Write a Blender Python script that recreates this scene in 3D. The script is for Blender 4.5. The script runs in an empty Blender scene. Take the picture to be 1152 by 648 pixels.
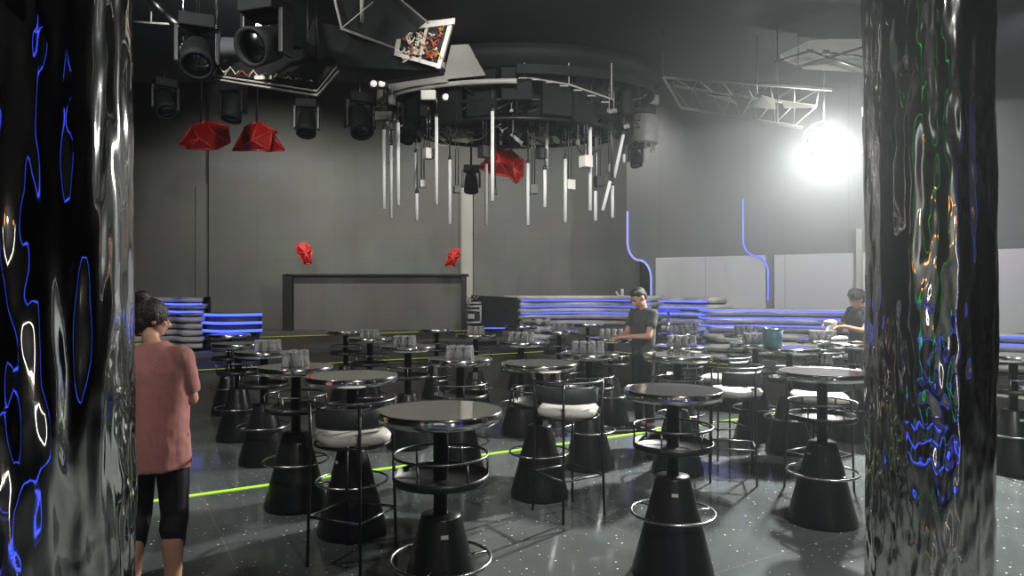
import bpy, bmesh, math, random
from mathutils import Vector, Matrix, noise
random.seed(7)
PI = math.pi
C = bpy.context.scene.collection
F = 760.0; HX = 576.0; HY = 329.0; EYE = 1.65

def W(px, py, d):
    return Vector(((px-HX)/F*d, d, EYE-(py-HY)/F*d))
def GX(px, d): return (px-HX)/F*d

# ---------------------------------------------------------------- materials
def mat(name, col, rough=.5, metal=0., var=.12, scale=6., spec=.5, emit=None, estr=0., bump=0., bscale=40., trans=0., ior=1.45, coat=0., rvar=0.):
    m = bpy.data.materials.new(name); m.use_nodes = True
    nt = m.node_tree; b = nt.nodes['Principled BSDF']
    b.inputs['Roughness'].default_value = rough; b.inputs['Metallic'].default_value = metal
    b.inputs['Specular IOR Level'].default_value = spec
    b.inputs['IOR'].default_value = ior
    b.inputs['Transmission Weight'].default_value = trans
    b.inputs['Coat Weight'].default_value = coat
    tc = nt.nodes.new('ShaderNodeTexCoord')
    n = nt.nodes.new('ShaderNodeTexNoise'); n.inputs['Scale'].default_value = scale; n.inputs['Detail'].default_value = 4
    nt.links.new(tc.outputs['Object'], n.inputs['Vector'])
    r = nt.nodes.new('ShaderNodeValToRGB')
    c = list(col)
    r.color_ramp.elements[0].position = .3; r.color_ramp.elements[1].position = .7
    r.color_ramp.elements[0].color = [max(0, x*(1-var)) for x in c]+[1]
    r.color_ramp.elements[1].color = [min(1, x*(1+var)) for x in c]+[1]
    nt.links.new(n.outputs['Fac'], r.inputs['Fac']); nt.links.new(r.outputs['Color'], b.inputs['Base Color'])
    if rvar:
        mr = nt.nodes.new('ShaderNodeMapRange'); mr.inputs['To Min'].default_value = max(0, rough-rvar); mr.inputs['To Max'].default_value = rough+rvar
        nt.links.new(n.outputs['Fac'], mr.inputs['Value']); nt.links.new(mr.outputs['Result'], b.inputs['Roughness'])
    if bump:
        n2 = nt.nodes.new('ShaderNodeTexNoise'); n2.inputs['Scale'].default_value = bscale; n2.inputs['Detail'].default_value = 3
        nt.links.new(tc.outputs['Object'], n2.inputs['Vector'])
        bp = nt.nodes.new('ShaderNodeBump'); bp.inputs['Strength'].default_value = bump; bp.inputs['Distance'].default_value = .02
        nt.links.new(n2.outputs['Fac'], bp.inputs['Height']); nt.links.new(bp.outputs['Normal'], b.inputs['Normal'])
    if emit:
        b.inputs['Emission Color'].default_value = list(emit)+[1]; b.inputs['Emission Strength'].default_value = estr
    return m

M = {}
M['black'] = mat('black_metal', (.007,.008,.008), .38, 0, .2, 8, .35, rvar=.06)
M['blackmatte'] = mat('black_matte', (.007,.008,.009), .7, 0, .25, 5, .2)
M['cone'] = mat('black_cone', (.006,.007,.007), .3, 0, .2, 8, .3, rvar=.06)
M['mirror'] = mat('dark_mirror_top', (.72,.70,.65), .07, 1., .04, 4, rvar=.03)
M['chrome'] = mat('chrome', (.78,.77,.74), .13, 1., .05, 10)
M['steel'] = mat('steel_ring', (.42,.42,.41), .25, 1., .1, 10)
M['rod'] = mat('dull_rod', (.13,.135,.14), .35, 1., .1, 10)
M['seat'] = mat('pale_seat', (.44,.425,.385), .6, 0, .06, 12, .4, bump=.25, bscale=9)
M['pad'] = mat('black_pad', (.03,.033,.035), .5, 0, .2, 12, .4, bump=.1)
M['tube'] = mat('white_tube', (.86,.87,.85), .4, 0, .03, 4)
M['cubewhite'] = mat('white_cube', (.75,.74,.68), .5, 0, .05, 4)
M['cubegrey'] = mat('grey_cube', (.16,.17,.17), .5, 0, .05, 4)
M['cubedark'] = mat('dark_cube', (.035,.037,.04), .5, 0, .05, 4)
M['red'] = mat('red_shell', (.42,.012,.012), .35, 0, .15, 6, .5)
M['redrib'] = mat('red_rib', (.62,.05,.04), .3, 0, .1, 6, .6)
M['redin'] = mat('red_inset', (.06,.004,.004), .5, 0, .15, 6, .4)
M['ringgrey'] = mat('ring_grey', (.30,.30,.275), .55, 0, .12, 3)
M['framegrey'] = mat('frame_grey', (.27,.265,.24), .5, 0, .12, 8)
M['booth'] = mat('booth_slat', (.50,.49,.45), .35, 0, .18, 3, .5)
M['boothdark'] = mat('booth_dark', (.04,.04,.042), .5, 0, .18, 3, .5)
M['skin'] = mat('skin', (.45,.24,.16), .5, 0, .06, 20, .4)
M['hair'] = mat('hair', (.012,.009,.008), .45, 0, .3, 60, .4, bump=.5, bscale=120)
M['pink'] = mat('pink_cotton', (.33,.145,.13), .85, 0, .08, 10, .2, bump=.3, bscale=14)
M['legging'] = mat('black_legging', (.010,.010,.012), .7, 0, .2, 10, .3)
M['tee'] = mat('charcoal_tee', (.050,.055,.055), .85, 0, .12, 10, .2, bump=.3, bscale=14)
M['trouser'] = mat('black_trouser', (.014,.015,.018), .8, 0, .15, 10, .2)
M['cloth'] = mat('white_cloth', (.75,.74,.70), .8, 0, .04, 12, .2, bump=.3, bscale=20)
M['lip'] = mat('lips', (.30,.10,.08), .5, 0, .05, 10)
M['glass'] = mat('glassware', (.97,.98,.97), .03, 0, .01, 4, .5, trans=.88)
M['teal'] = mat('teal_bucket', (.05,.14,.18), .4, 0, .1, 5)
M['sticker'] = mat('sticker', (.35,.35,.33), .5, 0, .1, 40)
M['case'] = mat('black_case', (.010,.011,.013), .5, 0, .15, 5)
M['white_plastic'] = mat('white_plastic', (.6,.6,.57), .45, 0, .08, 9)
M['wire_red'] = mat('wire_red', (.22,.03,.015), .5); M['wire_orange'] = mat('wire_orange', (.30,.15,.03), .5)
M['wire_white'] = mat('wire_white', (.40,.37,.31), .5); M['wire_black'] = mat('wire_black', (.02,.02,.02), .5)
M['pilaster'] = mat('pilaster_grey', (.36,.35,.32), .6, 0, .04, 2)
M['blue'] = mat('blue_neon', (.02,.03,.3), .4, emit=(.10,.14,1.), estr=1.3)
M['bluedim'] = mat('blue_reflection', (.02,.03,.3), .4, emit=(.05,.08,1.), estr=.6)  # blue reflected in the side table's top, put in as emission
M['bluehot'] = mat('blue_neon_bar', (.02,.03,.3), .4, emit=(.06,.10,1.), estr=2.6)
M['lilac'] = mat('lilac_neon', (.1,.1,.3), .4, emit=(.35,.38,1.), estr=.75)
M['green'] = mat('green_line', (.2,.4,.02), .4, emit=(.42,.85,.03), estr=1.1)
M['olive'] = mat('olive_line', (.2,.25,.02), .4, emit=(.42,.50,.06), estr=.45)
M['greenneon'] = mat('green_neon', (.02,.4,.05), .4, emit=(.02,1.,.12), estr=1.2)
M['amber'] = mat('amber_lamp', (.5,.2,.02), .4, emit=(1.,.28,.04), estr=14.)
M['warm'] = mat('warm_lamp', (.8,.75,.6), .4, emit=(1.,.93,.8), estr=12.)
M['lamp'] = mat('lamp_lens', (.9,.9,.85), .4, emit=(1.,.98,.9), estr=110.)
M['par'] = mat('par_lens', (.9,.9,.85), .3, emit=(1.,.97,.9), estr=.35)
M['lens'] = mat('lens_silver', (.10,.11,.12), .12, 1.)

def tile_nodes(m, ang, size, gap, groutcol):
    pass

def floor_mat():
    m = bpy.data.materials.new('polished_black_stone'); m.use_nodes = True
    nt = m.node_tree; N = nt.nodes; L = nt.links; b = N['Principled BSDF']
    tc = N.new('ShaderNodeTexCoord')
    mp = N.new('ShaderNodeMapping'); mp.inputs['Rotation'].default_value = (0,0,-math.radians(30.8))
    mp.inputs['Location'].default_value = (.55,-.4,0)
    L.new(tc.outputs['Object'], mp.inputs['Vector'])
    br = N.new('ShaderNodeTexBrick'); br.offset = 0; br.inputs['Scale'].default_value = 1.
    br.inputs['Brick Width'].default_value = 1.2; br.inputs['Row Height'].default_value = 1.2
    br.inputs['Mortar Size'].default_value = .004; br.inputs['Mortar Smooth'].default_value = .1
    br.inputs['Color1'].default_value = (.075,.086,.086,1); br.inputs['Color2'].default_value = (.085,.097,.096,1)
    br.inputs['Mortar'].default_value = (.13,.13,.125,1)
    L.new(mp.outputs['Vector'], br.inputs['Vector'])
    n = N.new('ShaderNodeTexNoise'); n.inputs['Scale'].default_value = 1.6; n.inputs['Detail'].default_value = 6
    L.new(tc.outputs['Object'], n.inputs['Vector'])
    mx = N.new('ShaderNodeMixRGB'); mx.blend_type = 'MULTIPLY'; mx.inputs['Fac'].default_value = .5
    L.new(br.outputs['Color'], mx.inputs['Color1']); 
    cr = N.new('ShaderNodeValToRGB'); cr.color_ramp.elements[0].position=.3; cr.color_ramp.elements[1].position=.7
    cr.color_ramp.elements[0].color=(.55,.55,.55,1); cr.color_ramp.elements[1].color=(1.4,1.4,1.4,1)
    L.new(n.outputs['Fac'], cr.inputs['Fac']); L.new(cr.outputs['Color'], mx.inputs['Color2'])
    # mirror chips
    vo = N.new('ShaderNodeTexVoronoi'); vo.inputs['Scale'].default_value = 11.; vo.voronoi_dimensions = '2D'
    L.new(tc.outputs['Object'], vo.inputs['Vector'])
    sep = N.new('ShaderNodeSeparateColor'); L.new(vo.outputs['Color'], sep.inputs['Color'])
    th = N.new('ShaderNodeMath'); th.operation = 'MULTIPLY'; th.inputs[1].default_value = .075
    L.new(sep.outputs['Red'], th.inputs[0])
    lt = N.new('ShaderNodeMath'); lt.operation = 'LESS_THAN'; L.new(vo.outputs['Distance'], lt.inputs[0]); L.new(th.outputs[0], lt.inputs[1])
    g2 = N.new('ShaderNodeMath'); g2.operation='GREATER_THAN'; g2.inputs[1].default_value=.35; L.new(sep.outputs['Green'], g2.inputs[0])
    mu = N.new('ShaderNodeMath'); mu.operation='MULTIPLY'; L.new(lt.outputs[0], mu.inputs[0]); L.new(g2.outputs[0], mu.inputs[1])
    m2 = N.new('ShaderNodeMixRGB'); L.new(mu.outputs[0], m2.inputs['Fac']); L.new(mx.outputs['Color'], m2.inputs['Color1'])
    m2.inputs['Color2'].default_value = (.75,.72,.62,1)
    L.new(m2.outputs['Color'], b.inputs['Base Color'])
    rr = N.new('ShaderNodeMapRange'); rr.inputs['To Min'].default_value=.06; rr.inputs['To Max'].default_value=.16
    L.new(n.outputs['Fac'], rr.inputs['Value'])
    L.new(rr.outputs['Result'], b.inputs['Roughness'])
    b.inputs['Specular IOR Level'].default_value = .6
    return m
M['floor'] = floor_mat()

def led_mat(name, col, pw, ph, dark=.8, rough=.6):
    m = bpy.data.materials.new(name); m.use_nodes = True
    nt = m.node_tree; N = nt.nodes; L = nt.links; b = N['Principled BSDF']
    tc = N.new('ShaderNodeTexCoord'); mp = N.new('ShaderNodeMapping'); mp.inputs['Rotation'].default_value=(PI/2,0,0)
    L.new(tc.outputs['Object'], mp.inputs['Vector'])
    br = N.new('ShaderNodeTexBrick'); br.offset=0; br.inputs['Scale'].default_value=1.
    br.inputs['Brick Width'].default_value=pw; br.inputs['Row Height'].default_value=ph
    br.inputs['Mortar Size'].default_value=.006; br.inputs['Mortar Smooth'].default_value=.3
    br.inputs['Color1'].default_value=list(col)+[1]; br.inputs['Color2'].default_value=[c*.95 for c in col]+[1]
    br.inputs['Mortar'].default_value=[c*dark for c in col]+[1]
    L.new(mp.outputs['Vector'], br.inputs['Vector'])
    n = N.new('ShaderNodeTexNoise'); n.inputs['Scale'].default_value=.7; L.new(tc.outputs['Object'], n.inputs['Vector'])
    mx = N.new('ShaderNodeMixRGB'); mx.blend_type='MULTIPLY'; mx.inputs['Fac'].default_value=.25
    L.new(br.outputs['Color'], mx.inputs['Color1']); L.new(n.outputs['Color'], mx.inputs['Color2'])
    L.new(mx.outputs['Color'], b.inputs['Base Color']); b.inputs['Roughness'].default_value=rough
    b.inputs['Specular IOR Level'].default_value=.3
    return m
M['ledwall'] = led_mat('led_wall', (.15,.155,.14), .5, .5)
M['ledpanel'] = led_mat('led_panel', (.125,.125,.115), .25, .25)
M['wallgrey'] = led_mat('upper_wall_grey', (.13,.135,.135), 1.6, 9.)
M['wallpale'] = led_mat('pale_wall_panel', (.55,.56,.57), 1.35, 9., .6, .45)
M['ceil'] = mat('ceiling_black', (.014,.017,.018), .6, 0, .25, 1.2, .25)
M['riser'] = mat('riser_dark', (.055,.053,.045), .55, 0, .25, 2, .4)
M['wallblack'] = mat('wall_black', (.02,.021,.023), .6, 0, .25, 1.2, .4)

def foil_mat():
    m = bpy.data.materials.new('mirror_foil'); m.use_nodes = True
    nt = m.node_tree; N = nt.nodes; L = nt.links; b = N['Principled BSDF']
    b.inputs['Metallic'].default_value = 1.; b.inputs['Roughness'].default_value = .05
    tc = N.new('ShaderNodeTexCoord'); mp = N.new('ShaderNodeMapping'); mp.inputs['Scale'].default_value=(1,1,.35)
    L.new(tc.outputs['Object'], mp.inputs['Vector'])
    n = N.new('ShaderNodeTexNoise'); n.inputs['Scale'].default_value=9.; n.inputs['Detail'].default_value=1.5
    L.new(mp.outputs['Vector'], n.inputs['Vector'])
    bp = N.new('ShaderNodeBump'); bp.inputs['Strength'].default_value=.6; bp.inputs['Distance'].default_value=.02
    L.new(n.outputs['Fac'], bp.inputs['Height']); L.new(bp.outputs['Normal'], b.inputs['Normal'])
    r = N.new('ShaderNodeValToRGB'); r.color_ramp.elements[0].color=(.52,.52,.50,1); r.color_ramp.elements[1].color=(.68,.68,.66,1)
    L.new(n.outputs['Fac'], r.inputs['Fac']); L.new(r.outputs['Color'], b.inputs['Base Color'])
    return m
M['foil'] = foil_mat()

# ---------------------------------------------------------------- mesh builder
class MB:
    def __init__(s): s.v=[]; s.f=[]; s.mi=[]; s.sm=[]
    def add(s, vs, fs, mi=0, smooth=False):
        o=len(s.v); s.v += [Vector(v) for v in vs]
        for f in fs: s.f.append([i+o for i in f]); s.mi.append(mi); s.sm.append(smooth)
        return s
    def box(s, c, size, rot=None, mi=0):
        c=Vector(c); hx,hy,hz=[x/2 for x in size]
        vs=[Vector((x,y,z)) for z in (-hz,hz) for y in (-hy,hy) for x in (-hx,hx)]
        if rot is not None: vs=[rot@v for v in vs]
        return s.add([v+c for v in vs], [(0,2,3,1),(4,5,7,6),(0,1,5,4),(2,6,7,3),(0,4,6,2),(1,3,7,5)], mi)
    def tube(s, pts, r, n=8, mi=0, closed=False, cap=True):
        pts=[Vector(p) for p in pts]; k=len(pts)
        rr = r if isinstance(r,(list,tuple)) else [r]*k
        vs=[]; up=None
        for i,p in enumerate(pts):
            if closed: t=(pts[(i+1)%k]-pts[i-1])
            else: t=(pts[min(i+1,k-1)]-pts[max(i-1,0)])
            t.normalize()
            if up is None:
                up = Vector((0,0,1)) if abs(t.z)<.9 else Vector((1,0,0))
            a = up - t*up.dot(t)
            if a.length<1e-4: a = Vector((0,1,0))-t*t.y
            a.normalize(); b=t.cross(a); up=a
            for j in range(n):
                an=2*PI*j/n; vs.append(p+(a*math.cos(an)+b*math.sin(an))*rr[i])
        fs=[]
        for i in range(k if closed else k-1):
            for j in range(n):
                a0=i*n+j; a1=i*n+(j+1)%n; b0=((i+1)%k)*n+j; b1=((i+1)%k)*n+(j+1)%n
                fs.append((a0,a1,b1,b0))
        s.add(vs,fs,mi,True)
        if cap and not closed:
            o=len(s.v)-len(vs)
            s.f.append([o+j for j in range(n)][::-1]); s.mi.append(mi); s.sm.append(False)
            s.f.append([o+(k-1)*n+j for j in range(n)]); s.mi.append(mi); s.sm.append(False)
        return s
    def ring(s, c, R, r, n=40, m=8, mi=0, a0=0, a1=2*PI, ry=None):
        c=Vector(c); ry=ry or R; full=abs(a1-a0-2*PI)<1e-4
        k=n if full else n+1
        pts=[c+Vector((R*math.cos(a0+(a1-a0)*i/n), ry*math.sin(a0+(a1-a0)*i/n),0)) for i in range(k)]
        return s.tube(pts,r,m,mi,closed=full)
    def lathe(s, prof, n=40, mi=0, c=(0,0,0), smooth=True, mis=None, mtx=None):
        c=Vector(c); vs=[]; k=len(prof)
        for (r,z) in prof:
            for j in range(n):
                a=2*PI*j/n; v=Vector((r*math.cos(a),r*math.sin(a),z))
                if mtx is not None: v=mtx@v
                vs.append(c+v)
        o=len(s.v); s.v+=vs
        for i in range(k-1):
            for j in range(n):
                s.f.append([o+i*n+j,o+i*n+(j+1)%n,o+(i+1)*n+(j+1)%n,o+(i+1)*n+j]); s.mi.append(mis[i] if mis else mi); s.sm.append(smooth)
        for i,rev in ((0,True),(k-1,False)):
            if prof[i][0]>1e-4:
                f=[o+i*n+j for j in range(n)]; s.f.append(f[::-1] if rev else f); s.mi.append((mis[0] if i==0 else mis[-1]) if mis else mi); s.sm.append(False)
        return s
    def loft(s, rings, n=24, mi=0, power=1.0):
        """rings: (center, rx, ry[, rotz])"""
        vs=[]; k=len(rings)
        for rg in rings:
            c=Vector(rg[0]); rx,ry=rg[1],rg[2]; rz=rg[3] if len(rg)>3 else 0
            for j in range(n):
                a=2*PI*j/n; ca,sa=math.cos(a),math.sin(a)
                x=rx*math.copysign(abs(ca)**power,ca); y=ry*math.copysign(abs(sa)**power,sa)
                vs.append(c+Vector((x*math.cos(rz)-y*math.sin(rz), x*math.sin(rz)+y*math.cos(rz),0)))
        fs=[(i*n+j,i*n+(j+1)%n,(i+1)*n+(j+1)%n,(i+1)*n+j) for i in range(k-1) for j in range(n)]
        s.add(vs,fs,mi,True); o=len(s.v)-len(vs)
        s.f.append([o+j for j in range(n)][::-1]); s.mi.append(mi); s.sm.append(False)
        s.f.append([o+(k-1)*n+j for j in range(n)]); s.mi.append(mi); s.sm.append(False)
        return s
    def ball(s, c, rx, ry=None, rz=None, mtx=None, n=16, m=10, mi=0):
        ry=ry or rx; rz=rz or rx; c=Vector(c)
        vs=[Vector((0,0,-rz))]; 
        for i in range(1,m):
            t=-PI/2+PI*i/m
            for j in range(n):
                a=2*PI*j/n; vs.append(Vector((rx*math.cos(t)*math.cos(a),ry*math.cos(t)*math.sin(a),rz*math.sin(t))))
        vs.append(Vector((0,0,rz)))
        if mtx is not None: vs=[mtx@v for v in vs]
        fs=[]
        for j in range(n):
            fs.append((0,1+(j+1)%n,1+j)); fs.append((len(vs)-1,1+(m-2)*n+j,1+(m-2)*n+(j+1)%n))
        for i in range(m-2):
            for j in range(n):
                fs.append((1+i*n+j,1+i*n+(j+1)%n,1+(i+1)*n+(j+1)%n,1+(i+1)*n+j))
        return s.add([v+c for v in vs],fs,mi,True)
    def cap(s, p, q, r0, r1, n=14):
        s.tube([p,q],[r0,r1],n); s.ball(p,r0,n=n,m=8); s.ball(q,r1,n=n,m=8); return s
    def chain(s, pts):
        for (p,r),(q,t) in zip(pts,pts[1:]): s.cap(p,q,r,t)
        return s
    def prism(s, poly, ext, mi=0):
        poly=[Vector(p) for p in poly]; ext=Vector(ext); n=len(poly)
        vs=poly+[p+ext for p in poly]
        fs=[list(range(n))[::-1], list(range(n,2*n))]+[(i,(i+1)%n,n+(i+1)%n,n+i) for i in range(n)]
        return s.add(vs,fs,mi)
    def build(s, name, mats, parent=None, bevel=0, subsurf=0, loc=None):
        me=bpy.data.meshes.new(name); me.from_pydata([tuple(v) for v in s.v],[],s.f)
        for m in (mats if isinstance(mats,(list,tuple)) else [mats]): me.materials.append(m)
        me.polygons.foreach_set('material_index',s.mi); me.polygons.foreach_set('use_smooth',s.sm)
        bm=bmesh.new(); bm.from_mesh(me); bmesh.ops.recalc_face_normals(bm,faces=bm.faces); bm.to_mesh(me); bm.free()
        me.update()
        o=bpy.data.objects.new(name,me); C.objects.link(o)
        if parent is not None:
            o.parent=parent; KIDS.setdefault(parent.name,[]).append(o)
        if loc is not None: o.location=loc
        if bevel:
            b=o.modifiers.new('b','BEVEL'); b.width=bevel; b.segments=2; b.limit_method='ANGLE'; b.angle_limit=math.radians(40)
        if subsurf:
            q=o.modifiers.new('s','SUBSURF'); q.levels=subsurf; q.render_levels=subsurf
        return o

def tag(o, label=None, cat=None, group=None, kind=None):
    if label: o['label']=label
    if cat: o['category']=cat
    if group: o['group']=group
    if kind: o['kind']=kind
    return o
def empty(name, loc=(0,0,0), rz=0, label=None, cat=None, group=None):
    o=bpy.data.objects.new(name,None); C.objects.link(o); o.location=loc; o.rotation_euler=(0,0,rz); o.empty_display_size=.1
    return tag(o,label,cat,group)
KIDS={}
def kids(o):
    return list(KIDS.get(o.name,[]))
def copy_tree(o, parent=None):
    c=o.copy(); C.objects.link(c); 
    if parent is not None:
        c.parent=parent; KIDS.setdefault(parent.name,[]).append(c)
    for ch in kids(o): copy_tree(ch,c)
    return c
def struct(name, mb, m, **k):
    o=mb.build(name,m,**k); o['kind']='structure'; return o

# ---------------------------------------------------------------- camera
cam=bpy.data.cameras.new('camera'); co=bpy.data.objects.new('camera',cam); C.objects.link(co)
co.location=(0,0,EYE); co.rotation_euler=(PI/2,0,0); cam.sensor_width=36; cam.lens=36*F/1152; cam.shift_y=(HY-324)/1152
cam.clip_start=.05; cam.clip_end=200
sc=bpy.context.scene; sc.camera=co
sc.view_settings.view_transform='Standard'; sc.view_settings.look='None'; sc.view_settings.gamma=1; sc.view_settings.exposure=.15
sc.view_settings.use_curve_mapping=False

def cz(d): return 4.905 if d<10.42 else 7.205
# grid frame of the room
CA,SA=math.cos(math.radians(30.8)),math.sin(math.radians(30.8))
E1=Vector((CA,SA,0)); E2=Vector((-SA,CA,0))
def G(a,b,z=0): return E1*a+E2*b+Vector((0,0,z))
def g2(x,y): return x*CA+y*SA, -x*SA+y*CA
RIS=10.18; PZ=.58

# ---------------------------------------------------------------- people
VOX=1.
def fuse(mb,name,m,parent,vox=.008,smooth=6,disp=None):
    vox*=VOX
    o=mb.build(name,m); 
    r=o.modifiers.new('r','REMESH'); r.mode='VOXEL'; r.voxel_size=vox; r.use_smooth_shade=True
    s=o.modifiers.new('s','SMOOTH'); s.iterations=smooth; s.factor=.5
    dg=bpy.context.evaluated_depsgraph_get(); me=bpy.data.meshes.new_from_object(o.evaluated_get(dg),depsgraph=dg)
    o.modifiers.clear(); o.data=me; me.materials.clear(); me.materials.append(m)
    if disp:
        for v in me.vertices:
            v.co+=v.normal*disp(v.co)
    for p in me.polygons: p.use_smooth=True
    o.parent=parent; return o
def hand(mb,wr,fw,up,side,curl=.5,s=1.):
    """wr wrist, fw direction of fingers, up = back of the hand, side = towards thumb"""
    fw=fw.normalized(); up=up.normalized(); side=side.normalized()
    palm=wr+fw*.05*s
    for k in (-1.5,-.5,.5,1.5):
        mb.cap(wr+side*k*.012*s,wr+fw*.085*s+side*k*.019*s,.014*s,.0125*s,10)
    for k,L in ((1.5,.068),(.5,.076),(-.5,.072),(-1.5,.058)):
        p=wr+fw*.088*s+side*k*.019*s; d=fw.copy(); r=.0088*s; seg=[.45,.32,.23]
        for q in seg:
            d=(d-up*curl*.55).normalized(); e=p+d*L*q*s; mb.cap(p,e,r,r*.92,10); p=e; r*=.92
    p=wr+fw*.025*s+side*.024*s; d=(fw*.7+side*.6-up*.25).normalized()
    for q,r in ((.035,.011),(.028,.0095),(.022,.0085)):
        e=p+d*q*s; mb.cap(p,e,r*s,r*.92*s,10); p=e; d=(d+fw*.35-up*.15).normalized()
def head(mb,c,R):
    """c centre of the skull, R rotation matrix; forward +Y"""
    T=lambda x,y,z: c+R@Vector((x,y,z))
    mb.ball(T(0,-.012,.025),.076,.094,.092,mtx=R,n=24,m=16)
    mb.ball(T(0,.022,-.045),.058,.066,.072,mtx=R,n=20,m=12)      # face / jaw
    mb.ball(T(0,.058,-.088),.026,.024,.022,mtx=R)                # chin
    mb.cap(T(0,.086,.005),T(0,.106,-.030),.009,.014,10)          # nose
    for sx in(-1,1):
        mb.ball(T(sx*.012,.096,-.034),.010); mb.ball(T(sx*.038,.066,-.022),.02,.018,.018,mtx=R)
        mb.ball(T(sx*.030,.079,.022),.020,.010,.008,mtx=R)       # brow
        mb.ball(T(sx*.078,-.008,-.010),.009,.020,.032,mtx=R)     # ear
    mb.ball(T(0,.088,-.060),.020,.010,.009,mtx=R)
def face_parts(c,R,parent):
    T=lambda x,y,z: c+R@Vector((x,y,z))
    for sx in(-1,1): MB().ball(T(sx*.030,.078,.004),.012,.009,.006,mtx=R).build('eye',M['hair'],parent)
    MB().ball(T(0,.094,-.060),.018,.006,.006,mtx=R).build('mouth',M['lip'],parent)
    b=MB()
    for sx in(-1,1): b.ball(T(sx*.031,.086,.024),.019,.006,.004,mtx=R)
    b.build('eyebrows',M['hair'],parent)
def V(*a): return Vector(a)
VOX=1.
def person(name,loc,rz,label,arms,hd,hips,hair,shirt,trous,neckr=1.,neckz=1.,shoes=True,capri=False,sleeve=.62,loose=0.):
    root=empty(name,loc,rz,label,'person')
    hc,hR=hd
    b=MB()
    b.ball((0,0,.95),.155,.105,.12,n=24,m=12); b.ball((0,.0,1.10),.135,.095,.14,n=24,m=12); b.ball((0,.0,1.29*neckz),.165,.105,.15*neckz,n=24,m=12)
    b.cap(V(-.14,0,1.395*neckz-(1-neckz)*1.2),V(.14,0,1.395*neckz-(1-neckz)*1.2),.052,.052)
    b.cap(V(0,-.005,1.36*neckz),V(0,.0,1.42*neckz),.07*neckr,.055*neckr); b.cap(V(0,0,1.40*neckz),hc+hR@V(0,-.02,-.06),.054*neckr,.05*neckr)
    head(b,hc,hR)
    for (el,wr,fw,up,sd,sh,cu) in arms:
        b.cap(sh,el,.050,.038); b.cap(el,wr,.038,.025); hand(b,wr,fw,up,sd,cu,.95)
    for sx,(kn,an,toe) in zip((-1,1),hips):
        h=V(sx*.085,0,.90); b.cap(h,kn,.088,.055); b.cap(kn,kn.lerp(an,.35)+V(0,-.02,0),.053,.056); b.cap(kn.lerp(an,.35)+V(0,-.02,0),an,.056,.036)
        b.cap(an,toe,.036,.03); b.ball(an+V(0,-.035,-.03),.032,.035,.03)
    bo=fuse(b,'body',M['skin'],root,.0065,3)
    face_parts(hc,hR,root)
    # hair
    h=MB(); T=lambda x,y,z: hc+hR@Vector((x,y,z)); hair(h,T,hR)
    fuse(h,'hair',M['hair'],root,.007,4,lambda c:.0025*noise.noise(c*70))
    # shirt
    s=MB(); shirt(s)
    for (el,wr,fw,up,sd,sh,cu) in arms:
        q=sh.lerp(el,sleeve); s.cap(V(sh.x*.75,sh.y,sh.z-.01),sh,.075+loose,.072+loose); s.tube([sh,q],[.070+loose,.062+loose*1.6],18)
    fuse(s,'t_shirt',M[root_mats[0]],root,.008,4,lambda c:.016*noise.noise(V(c.x*8,c.y*8,c.z*3.2))+.004*noise.noise(c*22))
    t=MB(); t.ball((0,0,.97),.165,.118,.10,n=24,m=12); t.ball((0,0,.90),.170,.122,.12,n=24,m=12)
    for sx,(kn,an,toe) in zip((-1,1),hips):
        h_=V(sx*.085,0,.90); e=kn.lerp(an,.45) if capri else kn.lerp(an,.93)
        t.cap(h_,kn,.098,.068); 
        t.tube([kn,kn.lerp(e,.4)+V(0,-.02,0),e],[.068,.068 if capri else .07,.050 if capri else .058],18)
        t.ball(kn,.068)
    fuse(t,'trousers' if not capri else 'leggings',M[root_mats[1]],root,.008,4,lambda c:.005*noise.noise(V(c.x*9,c.y*9,c.z*6)))
    if shoes:
        for (kn,an,toe) in hips:
            z=MB(); z.cap(an+V(0,-.03,-.04),toe+V(0,0,.012),.042,.040); z.ball(an+V(0,-.01,-.03),.045,.055,.05); z.box(((an.x+toe.x)/2,(an.y+toe.y)/2-.01,.012),(.075,.25,.022))
            fuse(z,'shoe',M['case'],root,.007,4)
    return root

VOX=1.5
# man 1: charcoal shirt, working at a table, turned to the left, head bowed
root_mats=('tee','trouser')
def short_hair(h,T,R):
    h.ball(T(0,-.022,.040),.082,.096,.086,mtx=R,n=24,m=16); h.ball(T(0,-.06,.0),.07,.055,.07,mtx=R); h.ball(T(0,.03,.085),.062,.05,.035,mtx=R)
def tee_shape(s):
    s.ball((0,0,1.30),.190,.130,.16,n=28,m=16); s.loft([((0,0,.90),.178,.128),((0,0,1.0),.172,.122),((0,0,1.15),.170,.118),((0,0,1.30),.186,.125),((0,0,1.42),.14,.095)],28); s.cap(V(-.13,0,1.405),V(.13,0,1.405),.062,.062)
hR1=Matrix.Rotation(-.55,3,'X')
ft1=[(V(-.10,.02,.48),V(-.11,-.02,.08),V(-.12,.13,.032)),(V(.10,.02,.48),V(.11,-.02,.08),V(.12,.13,.032))]
rz1=math.radians(114)   # local +Y (forward) -> towards picture left and slightly to the camera
arms1=[(V(-.245,.10,1.14),V(-.115,.30,1.135),V(.45,.85,-.05),V(-.2,0,1),V(.9,-.4,.1),V(-.185,0,1.395),.55),
       (V(.245,.08,1.14),V(.10,.30,1.12),V(-.4,.9,-.15),V(.2,.1,1),V(-.9,-.4,.1),V(.185,0,1.395),.8)]
man1=person('person',(GX(724,8.12),8.12,0),rz1,'person in a charcoal t-shirt bending over tumblers at a far bar table',arms1,(V(0,.075,1.585),hR1),ft1,short_hair,tee_shape,None)
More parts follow.
